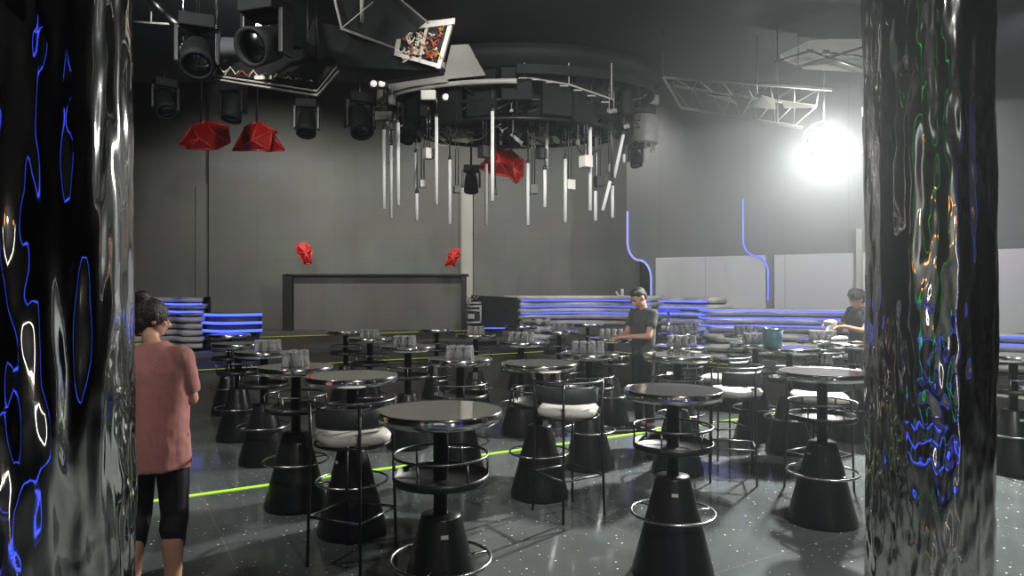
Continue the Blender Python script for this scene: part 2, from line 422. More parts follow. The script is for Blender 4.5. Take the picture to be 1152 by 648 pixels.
# man 2: behind the right column, holding a white cloth
arms2=[(V(-.25,.12,1.16),V(-.16,.33,1.22),V(.25,.95,.0),V(0,0,1),V(1,-.2,0),V(-.185,0,1.395),.8),
       (V(.25,.12,1.16),V(.13,.34,1.24),V(-.25,.95,0),V(0,0,1),V(-1,-.2,0),V(.185,0,1.395),.8)]
root_mats=('case','trouser')
def mop_hair(h,T,R):
    h.ball(T(0,-.018,.042),.094,.106,.092,mtx=R,n=24,m=16); h.ball(T(0,-.05,-.01),.084,.07,.07,mtx=R); h.ball(T(.0,.05,.075),.075,.05,.04,mtx=R); h.ball(T(.04,.0,.11),.05,.06,.035,mtx=R)
m2=person('person',(GX(968,8.75),8.75,0),math.radians(98),'person in dark clothes holding up a white cloth beside the mirror column',arms2,(V(0,.05,1.565),Matrix.Rotation(-.3,3,'X')),ft1,mop_hair,tee_shape,None)
ck=MB(); ck.loft([((-.02,.43,1.00),.055,.10,.2),((-.02,.43,1.08),.05,.085,.3),((-.01,.42,1.17),.05,.065,.1),((0,.41,1.24),.10,.05,.0),((0,.42,1.275),.11,.055,.1),((0,.41,1.295),.06,.03,.1)],24)
cko=fuse(ck,'polishing_cloth',M['cloth'],None,.008,2,lambda c:.012*noise.noise(c*16)); 
cko.location=m2.location; cko.rotation_euler=m2.rotation_euler; tag(cko,'white cloth held in the hands of the dark-clothed person at right','cloth')
VOX=1.
# woman: pink oversized shirt, seen from behind
root_mats=('pink','legging')
def bun_hair(h,T,R):
    h.ball(T(0,-.020,.035),.086,.100,.094,mtx=R,n=24,m=16); h.ball(T(0,-.07,-.02),.066,.045,.065,mtx=R); h.ball(T(0,-.075,.125),.045,.045,.042,mtx=R); h.cap(T(.0,-.085,-.03),T(.0,-.075,-.085),.035,.014)
def big_tee(s):
    s.loft([((0,-.01,.72),.188,.160),((0,-.01,.80),.186,.155),((0,-.005,.95),.180,.148),((0,0,1.12),.182,.138),((0,0,1.24),.186,.128),((0,0,1.32),.160,.10),((0,0,1.365),.085,.075),((0,0,1.385),.060,.065)],32); s.cap(V(-.11,0,1.308),V(.11,0,1.308),.058,.058)
armsw=[(V(-.172,.06,1.08),V(-.05,.22,1.08),V(.5,.8,.1),V(0,.0,1),V(1,-.2,0),V(-.138,0,1.295),.5),
       (V(.172,.05,1.08),V(.05,.22,1.08),V(-.5,.8,.1),V(0,.0,1),V(-1,-.2,0),V(.138,0,1.295),.5)]
ftw=[(V(-.10,.02,.46),V(-.11,-.03,.08),V(-.12,.12,.032)),(V(.10,.02,.46),V(.12,-.03,.08),V(.13,.12,.032))]
HS=.88
_head,_face=head,face_parts
def head(mb,c,R): _head(mb,c,R@Matrix.Scale(HS,3))
def face_parts(c,R,parent): _face(c,R@Matrix.Scale(HS,3),parent)
wom=person('person',(GX(174,3.6),3.6,0),math.radians(-2),'person in an oversized pink t-shirt and black leggings seen from behind',armsw,(V(-.03,.035,1.505),Matrix.Rotation(-.85,3,'Z')@Matrix.Rotation(-.12,3,'X')@Matrix.Scale(.90,3)),ftw,bun_hair,big_tee,None,neckr=.8,neckz=.96,capri=True,sleeve=.86,loose=-.004)

# ---------------------------------------------------------------- setting
struct('floor', MB().box((0,6,-.05),(26,30,.1)), M['floor'])
struct('wall_back', MB().box((-4,17.35,3.4),(14.5,.3,7.6)), M['ledwall'])
struct('wall_left', MB().box((-11.4,6,3.4),(.3,24,7.6)), M['wallblack'])
struct('wall_rear', MB().box((0,-6.5,3.4),(24,.3,7.6)), M['wallgrey'])
struct('ceiling', MB().box((0,2,5.0),(26,16.9,.2)), M['ceil'])
struct('ceiling_upper', MB().box((0,14,7.3),(26,7.4,.2)), M['ceil'])
struct('ceiling_fascia', MB().box((0,10.4,6.1),(26,.12,2.4)), M['ceil'])
# seam and side panel of the led wall
struct('trim_1', MB().box((GX(233,17.15),17.17,3.2),(.05,.06,7)), M['wallblack'])
struct('trim_2', MB().box((GX(526,17),17.12,2.6),(.25,.14,3.4)).box((GX(519.6,17),17.14,2.6),(.05,.12,3.4)), M['pilaster'])
struct('trim_3', MB().box((GX(225,17),17.12,2.4),(.26,.14,4.)), M['ledwall'])
# right wall, plane through (2.7,15) direction (.864,-.503)
WD=Vector((.864,-.503,0)); WN=Vector((-.503,-.864,0))
def wt(px): u=(px-HX)/F; return (15*u-2.7)/(.864+.503*u)
def wp(px,py,off=0.):
    t=wt(px); p=Vector((2.7,15,0))+WD*t; return Vector((p.x,p.y,EYE-(py-HY)/F*p.y))+WN*off
def scurve(x0,x1,ytop,y0,y1,ybot,n=8):
    """vertical at x0 to y0, s-bend, vertical at x1 from y1 to ybot"""
    pts=[(x0,ytop)]
    mx=(x0+x1)/2; my=(y0+y1)/2
    for i in range(n+1):
        a=PI/2*i/n; pts.append((x0+(mx-x0)*(1-math.cos(a)), y0+(my-y0)*math.sin(a)))
    for i in range(1,n+1):
        a=PI/2*i/n; pts.append((mx+(x1-mx)*math.sin(a), my+(y1-my)*(1-math.cos(a))))
    pts.append((x1,ybot)); return pts
c1=scurve(705,734,236,272,312,420)
poly=[wp(px,py) for px,py in [(705,-60)]+c1]
tE=26.; pe=Vector((2.7,15,0))+WD*tE
poly+= [Vector((pe.x,pe.y,-0)),Vector((pe.x,pe.y,7.2))]
struct('wall_right', MB().prism(poly, -WN*.18), M['wallgrey'])
def panel(pa,pb,ztop,zbot,off,cut=None):
    A=Vector((2.7,15,0))+WD*wt(pa); B=Vector((2.7,15,0))+WD*wt(pb)
    return [Vector((A.x,A.y,zbot))+WN*off,Vector((A.x,A.y,ztop))+WN*off,Vector((B.x,B.y,ztop))+WN*off,Vector((B.x,B.y,zbot))+WN*off]
pm=MB(); pm.prism(panel(738,862,2.40,.9,.0),WN*.05); pm.prism(panel(871,964,2.40,.9,.0),WN*.05); pm.prism(panel(970,1290,2.40,.9,.0),WN*.05)
pw=struct('trim_4', pm, M['wallpale'], bevel=.02)
o=struct('trim_5', MB().prism([wp(963.5,258,.0)+Vector((0,0,.0)),wp(970,258,.0),wp(970,420,.0),wp(963.5,420,.0)],WN*.14), M['pilaster'])
def neon(name,pts,r,m,label,group=None):
    o=MB().tube(pts,r,8).build(name,m); tag(o,label,'neon tube',group); return o
neon('neon_tube',[wp(x,y,.06) for x,y in scurve(707,733.5,238,272,314,333)],.024,M['lilac'],'pale lilac S-bent neon strip where the right wall meets the big dark screen')
neon('neon_tube',[wp(x,y,.09) for x,y in scurve(837,865,224,270,306,338)],.014,M['blue'],'thin blue S-bent neon strip between the two pale wall panels at right')

# platforms along the grid
def gbox(a0,a1,b0,b1,z0,z1):
    return [G(a0,b0,z0),G(a1,b0,z0),G(a1,b1,z0),G(a0,b1,z0)],(0,0,z1-z0)
pf=MB()
pf.prism(*gbox(-12,22,RIS,26,0,PZ)); pf.prism(*gbox(7.85,22,-6,RIS,0,PZ))
tag(struct('floor_upper', pf, M['riser']))
struct('trim_6', MB().prism(*gbox(-12,8.6,12.1,12.5,PZ,.66)), M['rod'])
struct('floor_stage', MB().prism(*gbox(-6,8.2,14.2,17.2,PZ,.75)), M['riser'])
def gline(a0,a1,b,z,w=.018,along=True):
    if along: P=[G(a0,b-w/2,z),G(a1,b-w/2,z),G(a1,b+w/2,z),G(a0,b+w/2,z)]
    else: P=[G(b-w/2,a0,z),G(b+w/2,a0,z),G(b+w/2,a1,z),G(b-w/2,a1,z)]
    return MB().prism(P,(0,0,.008))
def strip(mb,m,label): return tag(mb.build('led_strip',m),label,'light strip')
strip(gline(-1.0,8.0,6.04,.0005,.024),M['green'],'long yellow-green light strip running across the polished floor between the tables')
strip(gline(-4,7.0,RIS-.03,PZ+.002,.03),M['olive'],'dull yellow-green light strip along the front edge of the raised platform')
strip(gline(-6,8.0,14.17,.752,.04),M['olive'],'faint olive light strip along the stage edge below the grey panel')
strip(gline(6.6,9.5,7.82,PZ+.002,.03,False),M['olive'],'short olive light strip on the edge of the right-hand platform')

# ---------------------------------------------------------------- foil columns
def column(cx,cy,r,seed,label):
    nz,na=520,200; H=4.9; vs=[]; 
    for i in range(nz+1):
        z=H*i/nz
        for j in range(na):
            a=2*PI*j/na; ca,sa=math.cos(a),math.sin(a)
            q=Vector((ca*2.3+seed,sa*2.3,z*.9)); 
            d=.020*noise.noise(q)
            q2=Vector((ca*5.5,sa*5.5+seed,z*2.2+seed)); d+=.015*noise.noise(q2)*(.5+1.2*abs(noise.noise(Vector((seed,a,z*.7)))))
            w=max(0,1-z/1.7) ; q3=Vector((ca*11,sa*11,z*9+seed)); d+=.0060*noise.noise(q3)*(.5+w)
            vs.append((cx+(r+d)*ca,cy+(r+d)*sa,z))
    fs=[(i*na+j,i*na+(j+1)%na,(i+1)*na+(j+1)%na,(i+1)*na+j) for i in range(nz) for j in range(na)]
    fs.append(tuple(range(na))[::-1]); fs.append(tuple(nz*na+j for j in range(na)))
    mb=MB(); mb.add(vs,fs,0,True)
    o=mb.build('mirror_column',M['foil']); tag(o,label,'column',kind='thing'); return o
column(-1.154,1.51,.27,3.1,'wide crinkled mirror-clad column beside the woman in the pink shirt')
column(1.98,3.22,.27,11.7,'crinkled mirror-clad column with green and blue reflections in front of the man with the cloth')

# ---------------------------------------------------------------- bar tables
def make_table():
    root=empty('bar_table')
    top=MB().lathe([(.001,1.045),(.285,1.045),(.287,1.079),(.292,1.081),(.001,1.081)],56,smooth=False).build('tabletop',M['mirror'],root)
    MB().lathe([(.286,1.028),(.299,1.030),(.3015,1.055),(.3,1.078),(.296,1.083),(.290,1.0815),(.286,1.028)],64).build('rim',M['chrome'],top)
    MB().lathe([(.036,.56),(.0375,1.03),(.09,1.035),(.09,1.045)],24).build('pole',M['black'],root)
    MB().lathe([(.225,0),(.235,.012),(.235,.03),(.098,.565),(.094,.575),(.03,.578)],40).build('base',M['cone'],root)
    f=MB(); f.ring((0,0,.36),.242,.0085,48); 
    for k in range(3):
        a=2*PI*k/3+.5; f.tube([(math.cos(a)*.13,math.sin(a)*.13,.36),(math.cos(a)*.242,math.sin(a)*.242,.36)],.006,6)
    f.build('foot_ring',M['steel'],root)
    sh=MB().lathe([(.04,.735),(.225,.735),(.232,.742),(.232,.775),(.228,.775),(.226,.747),(.04,.747)],48).build('shelf',M['black'],root)
    g=MB(); g.ring((0,0,.865),.228,.007,48)
    for k in range(6):
        a=2*PI*k/6+.3; g.tube([(math.cos(a)*.228,math.sin(a)*.228,.75),(math.cos(a)*.228,math.sin(a)*.228,.865)],.0055,6)
    g.build('guard_rail',M['rod'],sh)
    return root
# px, py, width px, number of glasses, offset px of glasses, label
T=[
 (496,461,138,0,0,'nearest bar table with wide mirror top and a sticker on its cone'),
 (396,422,102,0,0,'bar table directly behind the pale-seated stool at left front'),
 (757,438,109,0,0,'large dark-topped bar table in the front row right of centre'),
 (925,418,93,0,0,'bright-topped bar table standing next to the right mirror column'),
 (607,408,85,0,0,'empty bar table behind the stool with the centre pale cushion'),
 (333,412,82,4,0,'bar table with four large tumblers, left of the empty front table'),
 (518,403,72,6,-1,'bar table with six tumblers just behind the nearest table'),
 (297,395,62,6,4,'bar table with a block of tumblers on the left, behind the four-tumbler table'),
 (268,386,50,0,0,'small empty bar table at left, third from the platform strip'),
 (258,376,40,0,0,'leftmost far bar table below the blue curved bars'),
 (389,372,38,0,0,'far bar table under the left part of the grey stage panel'),
 (416,380,44,6,0,'far bar table with tumblers in front of the grey stage panel'),
 (459,389,62,6,-4,'bar table with tumblers behind the gap of the two front left tables'),
 (491,370,38,0,0,'far empty bar table under the right part of the grey stage panel'),
 (535,376,44,6,0,'far bar table with tumblers in front of the equipment rack'),
 (586,366,34,0,0,'far empty bar table in front of the dark flight case'),
 (586,384,54,7,0,'bar table with tumblers in front of the pale curved bench end'),
 (629,372,42,6,0,'far bar table with tumblers at the middle of the striped booth'),
 (661,364,36,0,0,'farthest empty bar table in front of the striped booth'),
 (663,397,64,7,-3,'bar table with tumblers between the centre stool and the standing man'),
 (687,380,48,8,0,'bar table where the man in the charcoal shirt is working'),
 (763,375,42,6,3,'far bar table with tumblers right behind the standing man'),
 (775,366,36,6,1,'farthest bar table with tumblers near the step in the blue booth'),
 (766,389,60,7,0,'bar table with tumblers behind the pale-topped empty table'),
 (762,399,76,0,0,'empty pale-topped bar table behind the large dark front table'),
 (838,375,40,7,0,'far bar table with tumblers left of the teal bucket'),
 (850,386,50,7,1,'bar table with tumblers in front and left of the teal bucket'),
 (888,391,66,0,0,'bar table carrying the teal bucket'),
 (924,382,48,8,0,'bar table with a heap of tumblers in front of the man with the cloth'),
 (958,386,46,0,0,'bar table beside the man with the cloth, half behind the mirror column'),
 (1140,399,73,0,0,'bar table seen alone to the right of the right mirror column'),
]
proto=make_table()
import itertools
tabs=[]
def make_glass():
    mb=MB()
    # upturned tumbler: open end down, heavy base up
    mb.lathe([(.0365,0),(.0365,.004),(.030,.104),(.027,.110),(.001,.110),(.001,.094),(.025,.092),(.033,.004),(.0335,0),(.0365,0)],16)
    return mb.build('tumbler',M['glass'])
gproto=make_glass(); gfirst=True
for i,(px,py,w,ng,off,lab) in enumerate(T):
    d=433.2/(py-HY); D=w*d/F
    x=GX(px,d)
    a,b=g2(x,d)
    if b>RIS-.3: 
        d-= (b-(RIS-.3))/CA*1.0; x=GX(px,d)
    a,b=g2(x,d)
    if a>7.85-.28:
        k=(7.85-.28)/a; d*=k; x*=k
    t=proto if i==0 else copy_tree(proto)
    t.location=(x,d,0); t.rotation_euler.z=random.uniform(0,6)
    tag(t,lab,'bar table','bar tables on the club floor')
    s=max(.92,min(1.05,D/.6))
    for ch in kids(t):
        if ch.name.startswith('tabletop'): ch.scale=(s,s,1)
    tabs.append((x,d,s))
    if i in (0,2):
        # paper sticker on the cone, facing the camera
        zz=.50 if i==0 else .49; ang=math.atan2(-d,-x)-t.rotation_euler.z+(.15 if i==0 else .1)
        rr=.235-(zz-.03)/.535*.137+.002
        n=Vector((math.cos(ang),math.sin(ang),0)); tt=Vector((-n.y,n.x,0)); up=(Vector((0,0,1))*.97-n*.25).normalized()
        cc=n*rr+Vector((0,0,zz))
        MB().prism([cc-tt*.018-up*.009,cc+tt*.018-up*.009,cc+tt*.018+up*.009,cc-tt*.018+up*.009],n*.0015).build('sticker',M['sticker'],t)
    if ng:
        ox=off*d/F
        if i==5: spots=[(-.055,-.05),(.035,-.05),(-.03,.035),(.05,.04)]
        else:
            spots=[]
            nx=(ng+1)//2 if ng<8 else 4
            for k in range(ng):
                r_,c_=divmod(k,nx); spots.append(((c_-(nx-1)/2)*.079+random.uniform(-.004,.004)+r_*.012,-.05+r_*.084+random.uniform(-.008,.008)))
        for (gx,gy) in spots:
            if gfirst: g=gproto; gfirst=False
            else: g=gproto.copy(); C.objects.link(g)
            g.location=(x+ox+gx,d+gy,1.0812+.0008); g.rotation_euler.z=random.uniform(0,3)
            sc_=1.12 if i==5 else 1.0; g.scale=(sc_,sc_,sc_)
            short=lab.replace('bar table with','').strip()
            tag(g,None,'glass','tumblers on the '+lab.split(' with ')[0].split(' where')[0][:40]+' '+str(i))
            T_lab={5:'large upturned tumbler on the left bar table with only four glasses',
             6:'upturned clear tumbler on the table just behind the nearest table',
             7:'upturned clear tumbler on the left table near the pink-shirted woman',
             11:'upturned clear tumbler on the far table before the grey stage panel, left half',
             12:'upturned clear tumbler on the table between the two front left tabletops',
             14:'upturned clear tumbler on the far table before the equipment rack',
             16:'upturned clear tumbler on the table before the pale curved bench end',
             17:'upturned clear tumbler on the far table before the middle striped booth',
             19:'upturned clear tumbler on the table right of the centre stool',
             20:'upturned clear tumbler beside the hands of the standing man',
             21:'upturned clear tumbler on the far table just right of the standing man',
             22:'upturned clear tumbler on the farthest table near the booth step',
             23:'upturned clear tumbler on the table behind the pale empty tabletop',
             25:'upturned clear tumbler on the far table left of the teal bucket',
             26:'upturned clear tumbler on the table nearest left of the teal bucket',
             28:'upturned clear tumbler heaped before the man holding the cloth'}
            g['label']=T_lab[i]
            g['group']={5:'four large tumblers'}.get(i,T_lab[i].replace('upturned clear tumbler','tumblers'))

# ---------------------------------------------------------------- bar stools
def make_stool():
    root=empty('bar_stool'); R=.27
    for k in range(4):
        a=PI/2*k; rt=.235 if True else R
        top=1.0 if k!=1 else .745
        p=[(math.cos(a)*R,math.sin(a)*R,0),(math.cos(a)*.25,math.sin(a)*.25,.74)]
        if top>.8: p.append((math.cos(a)*.258,math.sin(a)*.258,1.0))
        MB().tube(p,.0095,8).build('leg',M['black'],root)
    cu=MB(); cu.loft([((0,0,.742),.19,.19,0),((0,0,.75),.212,.212,0),((0,0,.785),.220,.220,0),((0,0,.803),.205,.205,0),((0,0,.812),.14,.14,0),((0,0,.815),.04,.04,0)],36,power=.55)
    cu.build('seat',M['seat'],root)
    MB().ring((0,0,.733),.225,.010,40).build('seat_frame',M['black'],root)
    br=MB(); n=22; vs=[]
    for i in range(n+1):
        a=PI+PI*i/n*1.0
        a=PI*1.12+(PI*.76)*i/n
        for (r,z) in ((.238,.845),(.228,.86),(.226,.955),(.238,.97),(.250,.955),(.250,.86)):
            vs.append((r*math.cos(a),r*math.sin(a),z))
    fs=[(i*6+j,i*6+(j+1)%6,(i+1)*6+(j+1)%6,(i+1)*6+j) for i in range(n) for j in range(6)]+[(5,4,3,2,1,0),tuple(n*6+j for j in range(6))]
    br.add(vs,fs,0,True); br.build('backrest',M['pad'],root)
    MB().ring((0,0,1.0),.258,.0095,30,a0=PI*.97,a1=PI*2.03).build('back_rail',M['rod'],root)
    ft=MB(); q=[(math.cos(PI/2*k)*.262,math.sin(PI/2*k)*.262,.30) for k in range(4)]
    for k in range(4): ft.tube([q[k],q[(k+1)%4]],.0085,8)
    ft.build('footrest',M['rod'],root)
    return root
S=[(-.98,4.16,22,'bar stool with pale cushion and curved black back at left front'),
   (.42,5.06,-12,'bar stool with pale cushion standing in the middle of the floor'),
   (1.95,5.98,30,'bar stool half hidden behind the large dark front tabletop'),
   (2.58,5.68,-15,'bar stool behind the bright-topped table near the mirror column'),
   (2.15,6.85,60,'bar stool with curved rail behind the pale-topped table'),
   (3.35,7.4,80,'bar stool with shiny curved rail below the man with the cloth')]
sp=make_stool()
for i,(x,y,r,l) in enumerate(S):
    s=sp if i==0 else copy_tree(sp)
    s.location=(x,y,0); s.rotation_euler.z=math.radians(r); tag(s,l,'bar stool','bar stools with pale cushions')

# bucket
bk=empty('bucket',(GX(869,tabs[27][1]),tabs[27][1],1.083),0,'teal cylindrical ice bucket on a bar table','bucket')
MB().lathe([(.085,0),(.09,.005),(.105,.19),(.101,.19),(.085,.012),(.001,.012)],28).build('body',M['teal'],bk)
MB().ring((0,0,.19),.104,.006,28).build('rim',M['chrome'],bk)
# folded cloth on the table
cl=MB(); cl.loft([((0,0,0),.11,.06,.3),((0,0,.02),.115,.062,.35),((.01,0,.035),.09,.05,.3),((.02,0,.045),.04,.02,.2)],20)
tag(cl.build('folded_cloth',M['cloth'],loc=(GX(939,tabs[28][1]),tabs[28][1]-.12,1.0835)),'crumpled white cloth lying beside heaped tumblers','cloth')

# ---------------------------------------------------------------- booths (stacked slat walls)
def sweep(path, prof, mi=0):
    """path list of Vector xy, prof list of (out, z); out towards left normal of path"""
    mb=MB(); vs=[]; n=len(path); k=len(prof)
    for i,p in enumerate(path):
        t=(path[min(i+1,n-1)]-path[max(i-1,0)]).normalized(); nn=Vector((t.y,-t.x,0))
        for (o,z) in prof: vs.append(Vector((p.x,p.y,0))+nn*o+Vector((0,0,z)))
    fs=[(i*k+j,i*k+(j+1)%k,(i+1)*k+(j+1)%k,(i+1)*k+j) for i in range(n-1) for j in range(k)]
    fs+= [tuple(range(k))[::-1], tuple((n-1)*k+j for j in range(k))]
    mb.add(vs,fs,mi,True); return mb
def booth(path,z0,z1,n,leds,label,depth=.55,amp=.05,group=None,name='booth_bench',mats=None,ledm='blue'):
    root=empty(name,(0,0,0),0,label,'booth',group)
    h=(z1-z0)/n
    for i in range(n):
        zz=z0+i*h; out=.03+amp*math.sin(i*1.7)
        pr=[(-depth,zz+.01),(out-.05,zz+.01),(out,zz+h*.25),(out+.01,zz+h*.5),(out,zz+h*.72),(out-.05,zz+h*.86),(-depth,zz+h*.86)]
        ph=random.uniform(0,6)
        P=[p+Vector((0,0,0)) for p in path]
        Pw=[]
        for q,p in enumerate(P):
            t=(P[min(q+1,len(P)-1)]-P[max(q-1,0)]).normalized(); nn=Vector((t.y,-t.x,0))
            Pw.append(p+nn*.03*math.sin(q*.55+ph))
        sweep(Pw,pr).build('slat',M['booth'],root)
    sweep(path[1:-1],[(-depth+.02,z0),(-.04,z0),(-.04,z1-.03),(-depth+.02,z1-.03)]).build('core',M['boothdark'],root)
    for z in leds:
        pts=[]
        for q,p in enumerate(path):
            t=(path[min(q+1,len(path)-1)]-path[max(q-1,0)]).normalized(); nn=Vector((t.y,-t.x,0))
            pts.append(Vector((p.x,p.y,z))+nn*.115)
        MB().tube(pts,.013,8).build('led_strip',M[ledm],root)
    return root
def curve_pts(ctrl, n=24):
    """catmull-rom through ctrl (x,y)"""
    P=[Vector((a,b,0)) for a,b in ctrl]; P=[P[0]*2-P[1]]+P+[P[-1]*2-P[-2]]; out=[]
    seg=len(P)-3; per=max(2,n//seg)
    for s in range(seg):
        p0,p1,p2,p3=P[s:s+4]
        for i in range(per):
            t=i/per; out.append(.5*((2*p1)+(-p0+p2)*t+(2*p0-5*p1+4*p2-p3)*t*t+(-p0+3*p1-3*p2+p3)*t**3))
    out.append(P[-2]); return out
def pc(L): return curve_pts([(GX(px,d),d) for px,d in L])
booth(pc([(584,13.9),(600,14.0),(640,14.4),(690,14.2),(735,13.6)]),.95,1.60,5,[1.22,1.36,1.48],'long pale striped booth back with blue lines behind the standing man',amp=.03)
booth(pc([(586,13.0),(600,12.7),(612,12.8),(618,13.2)]),.6,1.18,4,[],'short pale rounded bench end beside the dark flight case',depth=.4)
booth(pc([(744,13.3),(768,13.0),(799,12.5)]),.75,1.58,6,[1.24,1.36,1.48],'blue-lit booth back below the left pale wall panel',amp=.02,ledm='bluehot')
booth(pc([(795,11.4),(800,10.9),(850,10.9),(905,10.6),(972,10.1)]),.62,1.40,6,[1.12,1.24,1.36],'lower blue-lit booth back in front of the long pale wall panel',amp=.02)
booth(pc([(985,9.6),(1060,9.2),(1128,8.8),(1170,8.6)]),.6,1.12,4,[.98,1.08],'blue-lit booth back right of the mirror column',amp=.02)
booth(pc([(790,10.7),(806,10.35),(850,10.3)]),.6,1.02,3,[],'low pale curved bench seat in front of the lower blue booth',depth=.25)
booth(pc([(110,12.6),(150,12.4),(195,12.5),(205,12.2),(228,12.3)]),.62,1.58,8,[1.30,1.44],'pale striped wavy booth wall behind the woman',amp=.03,ledm='bluehot')
# blue curved bars
bb=empty('light_bar_stack',(0,0,0),0,'three stacked curved blue neon bars right of the striped booth wall','light')
arc=[Vector((GX(228+67*i/14,12.6),12.6-.35*math.sin(PI*i/14)-.0,0)) for i in range(15)]
sweep(arc,[(-.3,.9),(-.03,.9),(-.03,1.27),(-.3,1.27)]).build('backing',M['boothdark'],bb)
for z in (1.24,1.09,.945):
    MB().tube([p+Vector((0,0,z))+Vector((0,-.02,0)) for p in arc],.024,8).build('neon_bar',M['bluehot'],bb)
MB().box((GX(262,12.75),12.8,.75),(.9,.2,.34)).build('plinth',M['boothdark'],bb)
# small tall table in the booth
bt=empty('side_table',(GX(752,11.6),11.6,PZ),0,'small far table with painted blue reflection right behind the standing man','table')
MB().lathe([(.001,.74),(.19,.74),(.2,.755),(.19,.77),(.001,.77)],32).build('tabletop',M['bluedim'],bt)
MB().tube([(0,0,0),(0,0,.75)],.022,10).build('pole',M['steel'],bt)
MB().lathe([(.15,0),(.15,.012),(.03,.03)],24).build('base',M['steel'],bt)

# ---------------------------------------------------------------- stage panel, flight case, rack
sp_=empty('led_panel_booth',(0,0,0),0,'wide low grey screen-fronted booth on the stage','stage booth')
dS=16.; xl,xr=GX(330,dS),GX(519,dS)
MB().box(((xl+xr)/2,dS+.25,(.755+2.03)/2),(xr-xl,.46,2.03-.755)).build('screen',M['ledpanel'],sp_)
fr=MB(); fr.box(((xl+xr)/2,dS+.2,2.06),(xr-xl+.3,.6,.06)).box((xr+.05,dS+.2,1.42),(.08,.6,1.33))
fr.box((xl-.12,dS+.2,1.42),(.22,.6,1.33)); fr.build('frame',M['case'],sp_,bevel=.01)
fc=empty('flight_case',(0,0,0),0,'tall black case with blue glow near its foot beside the stage booth','case')
dC=13.6
MB().prism([W(530,332,dC),W(583,335,dC-.2),W(582,372,dC-.2),W(529,372,dC)],(0,.6,0)).build('body',M['case'],fc,bevel=.02)
hn=MB()
for px in (545,570): hn.tube([W(px-3,350,dC-.12)+Vector((0,-.03,0)),W(px+3,350,dC-.12)+Vector((0,-.03,0))],.012,6)
hn.build('handle',M['black'],fc)
MB().tube([W(532,366,dC)+Vector((0,-.12,-.05)),W(580,366,dC-.2)+Vector((0,-.12,-.05))],.012,6).build('glow_strip',M['blue'],fc)
rk=empty('equipment_rack',(0,0,0),0,'small open rack with white plugs and frames between stage booth and black case','rack')
dR=13.3
MB().prism([W(525,340,dR),W(541,342,dR),W(541,364,dR),W(525,364,dR)],(0,.3,0)).build('body',M['case'],rk)
wf=MB()
for y in (341,345,349,363): wf.tube([W(525,y,dR-.02),W(541,y+random.uniform(-1,1),dR-.02)],.02,6)
wf.tube([W(540.5,343,dR-.02),W(540.5,363,dR-.02)],.02,6); wf.tube([W(526.5,333,dR-.02),W(527.5,344,dR-.02)],.022,6)
wf.build('frame',M['white_plastic'],rk)
MB().box(W(530,356,dR)+Vector((0,-.03,0)),(.13,.05,.1)).build('socket_box',M['white_plastic'],rk,bevel=.01)
pl=MB()
for k in range(6): pl.ball(W(527+k*2.1,336+random.uniform(-2,6),dR-.03),.02)
pl.build('plug',M['framegrey'],rk)
st=empty('white_stand',(0,0,0),0,'small white bracket standing on the booth left of the man','stand')
dW=14.3
MB().tube([W(700,334,dW),W(700,325,dW)],.03,8).build('post',M['white_plastic'],st)
MB().tube([W(693,328,dW),W(696,333,dW),W(704,334,dW)],.02,8).build('arm',M['white_plastic'],st)

# ---------------------------------------------------------------- red faceted fixtures
def red_fixture(name,outline,apexes,d,label,th=.18,rod=None,ridge=.018):
    """closed faceted shell: outline polygon at depth d, apex points pulled toward the viewer, back apex behind"""
    root=empty(name,(0,0,0),0,label,'stage light','red faceted stage lights')
    pts=[W(x,y,d) for x,y in outline]; n=len(pts)
    cx=sum(p[0] for p in outline)/n; cy=sum(p[1] for p in outline)/n
    A=[W(x,y,d-th) for x,y in apexes]; B=W(cx,cy,d+th)
    vs=pts+A+[B]; fs=[]
    # connect each edge to the nearest apex
    def near(i):
        m=(pts[i]+pts[(i+1)%n])/2; return min(range(len(A)),key=lambda k:(Vector((A[k].x,0,A[k].z))-Vector((m.x,0,m.z))).length)
    na=[near(i) for i in range(n)]
    for i in range(n):
        fs.append((i,(i+1)%n,n+na[i])); fs.append(((i+1)%n,i,n+len(A)))
        if na[i]!=na[(i+1)%n]: fs.append(((i+1)%n,n+na[(i+1)%n],n+na[i]))
    MB().add(vs,fs).build('shell',M['red'],root)
    rb=MB()
    for i in range(n):
        rb.tube([pts[i],pts[(i+1)%n]],ridge,6); rb.tube([pts[i],A[na[i]]],ridge,6)
    rb.build('ribs',M['redrib'],root)
    if rod:
        a=W(rod[0],rod[1],d); b=W(rod[2],rod[3],d)
        if rod[3]<rod[1]: b=Vector((a.x,d,cz(d))); MB().tube([a,b],.02,8).build('rod',M['rod'],root)
        
    return root
dr=11.6
red_fixture('red_stage_light',[(262,169),(276,143),(291,136),(306,147),(303,169)],[(283,158)],dr,'red faceted stage light hanging beside the dimmer one at upper left',rod=(289,138,292,60))
red_fixture('red_stage_light',[(290,137),(311,148),(310,155),(320,169),(300,170),(296,150)],[(306,152)],dr+.4,'small red faceted stage light tucked against the bright one at upper left')
red_fixture('red_stage_light',[(202,162),(216,142),(232,136),(256,142),(259,160),(243,168),(210,167)],[(224,156),(240,150)],dr+.9,'dim red faceted stage light, first from the left mirror column',rod=(226,140,226,60))
red_fixture('red_stage_light',[(538,188),(545,182),(558,168),(574,169),(589,181),(588,198),(581,206),(572,198),(552,195)],[(562,181),(578,190)],11.,'red faceted stage light hanging among the white tubes',rod=(566,170,566,120))
r4=red_fixture('red_stage_light',[(333,275),(343,273),(351,280),(350,297),(343,297),(335,285)],[(344,284)],16.2,'small red faceted light on a stand at the left of the stage booth',.12,rod=(333,283,332,309))
r5=red_fixture('red_stage_light',[(504,288),(508,281),(517,280),(517,288),(511,300),(501,299)],[(510,289)],16.2,'small red faceted light on a stand at the right of the stage booth',.12,rod=(514,288,514,309))

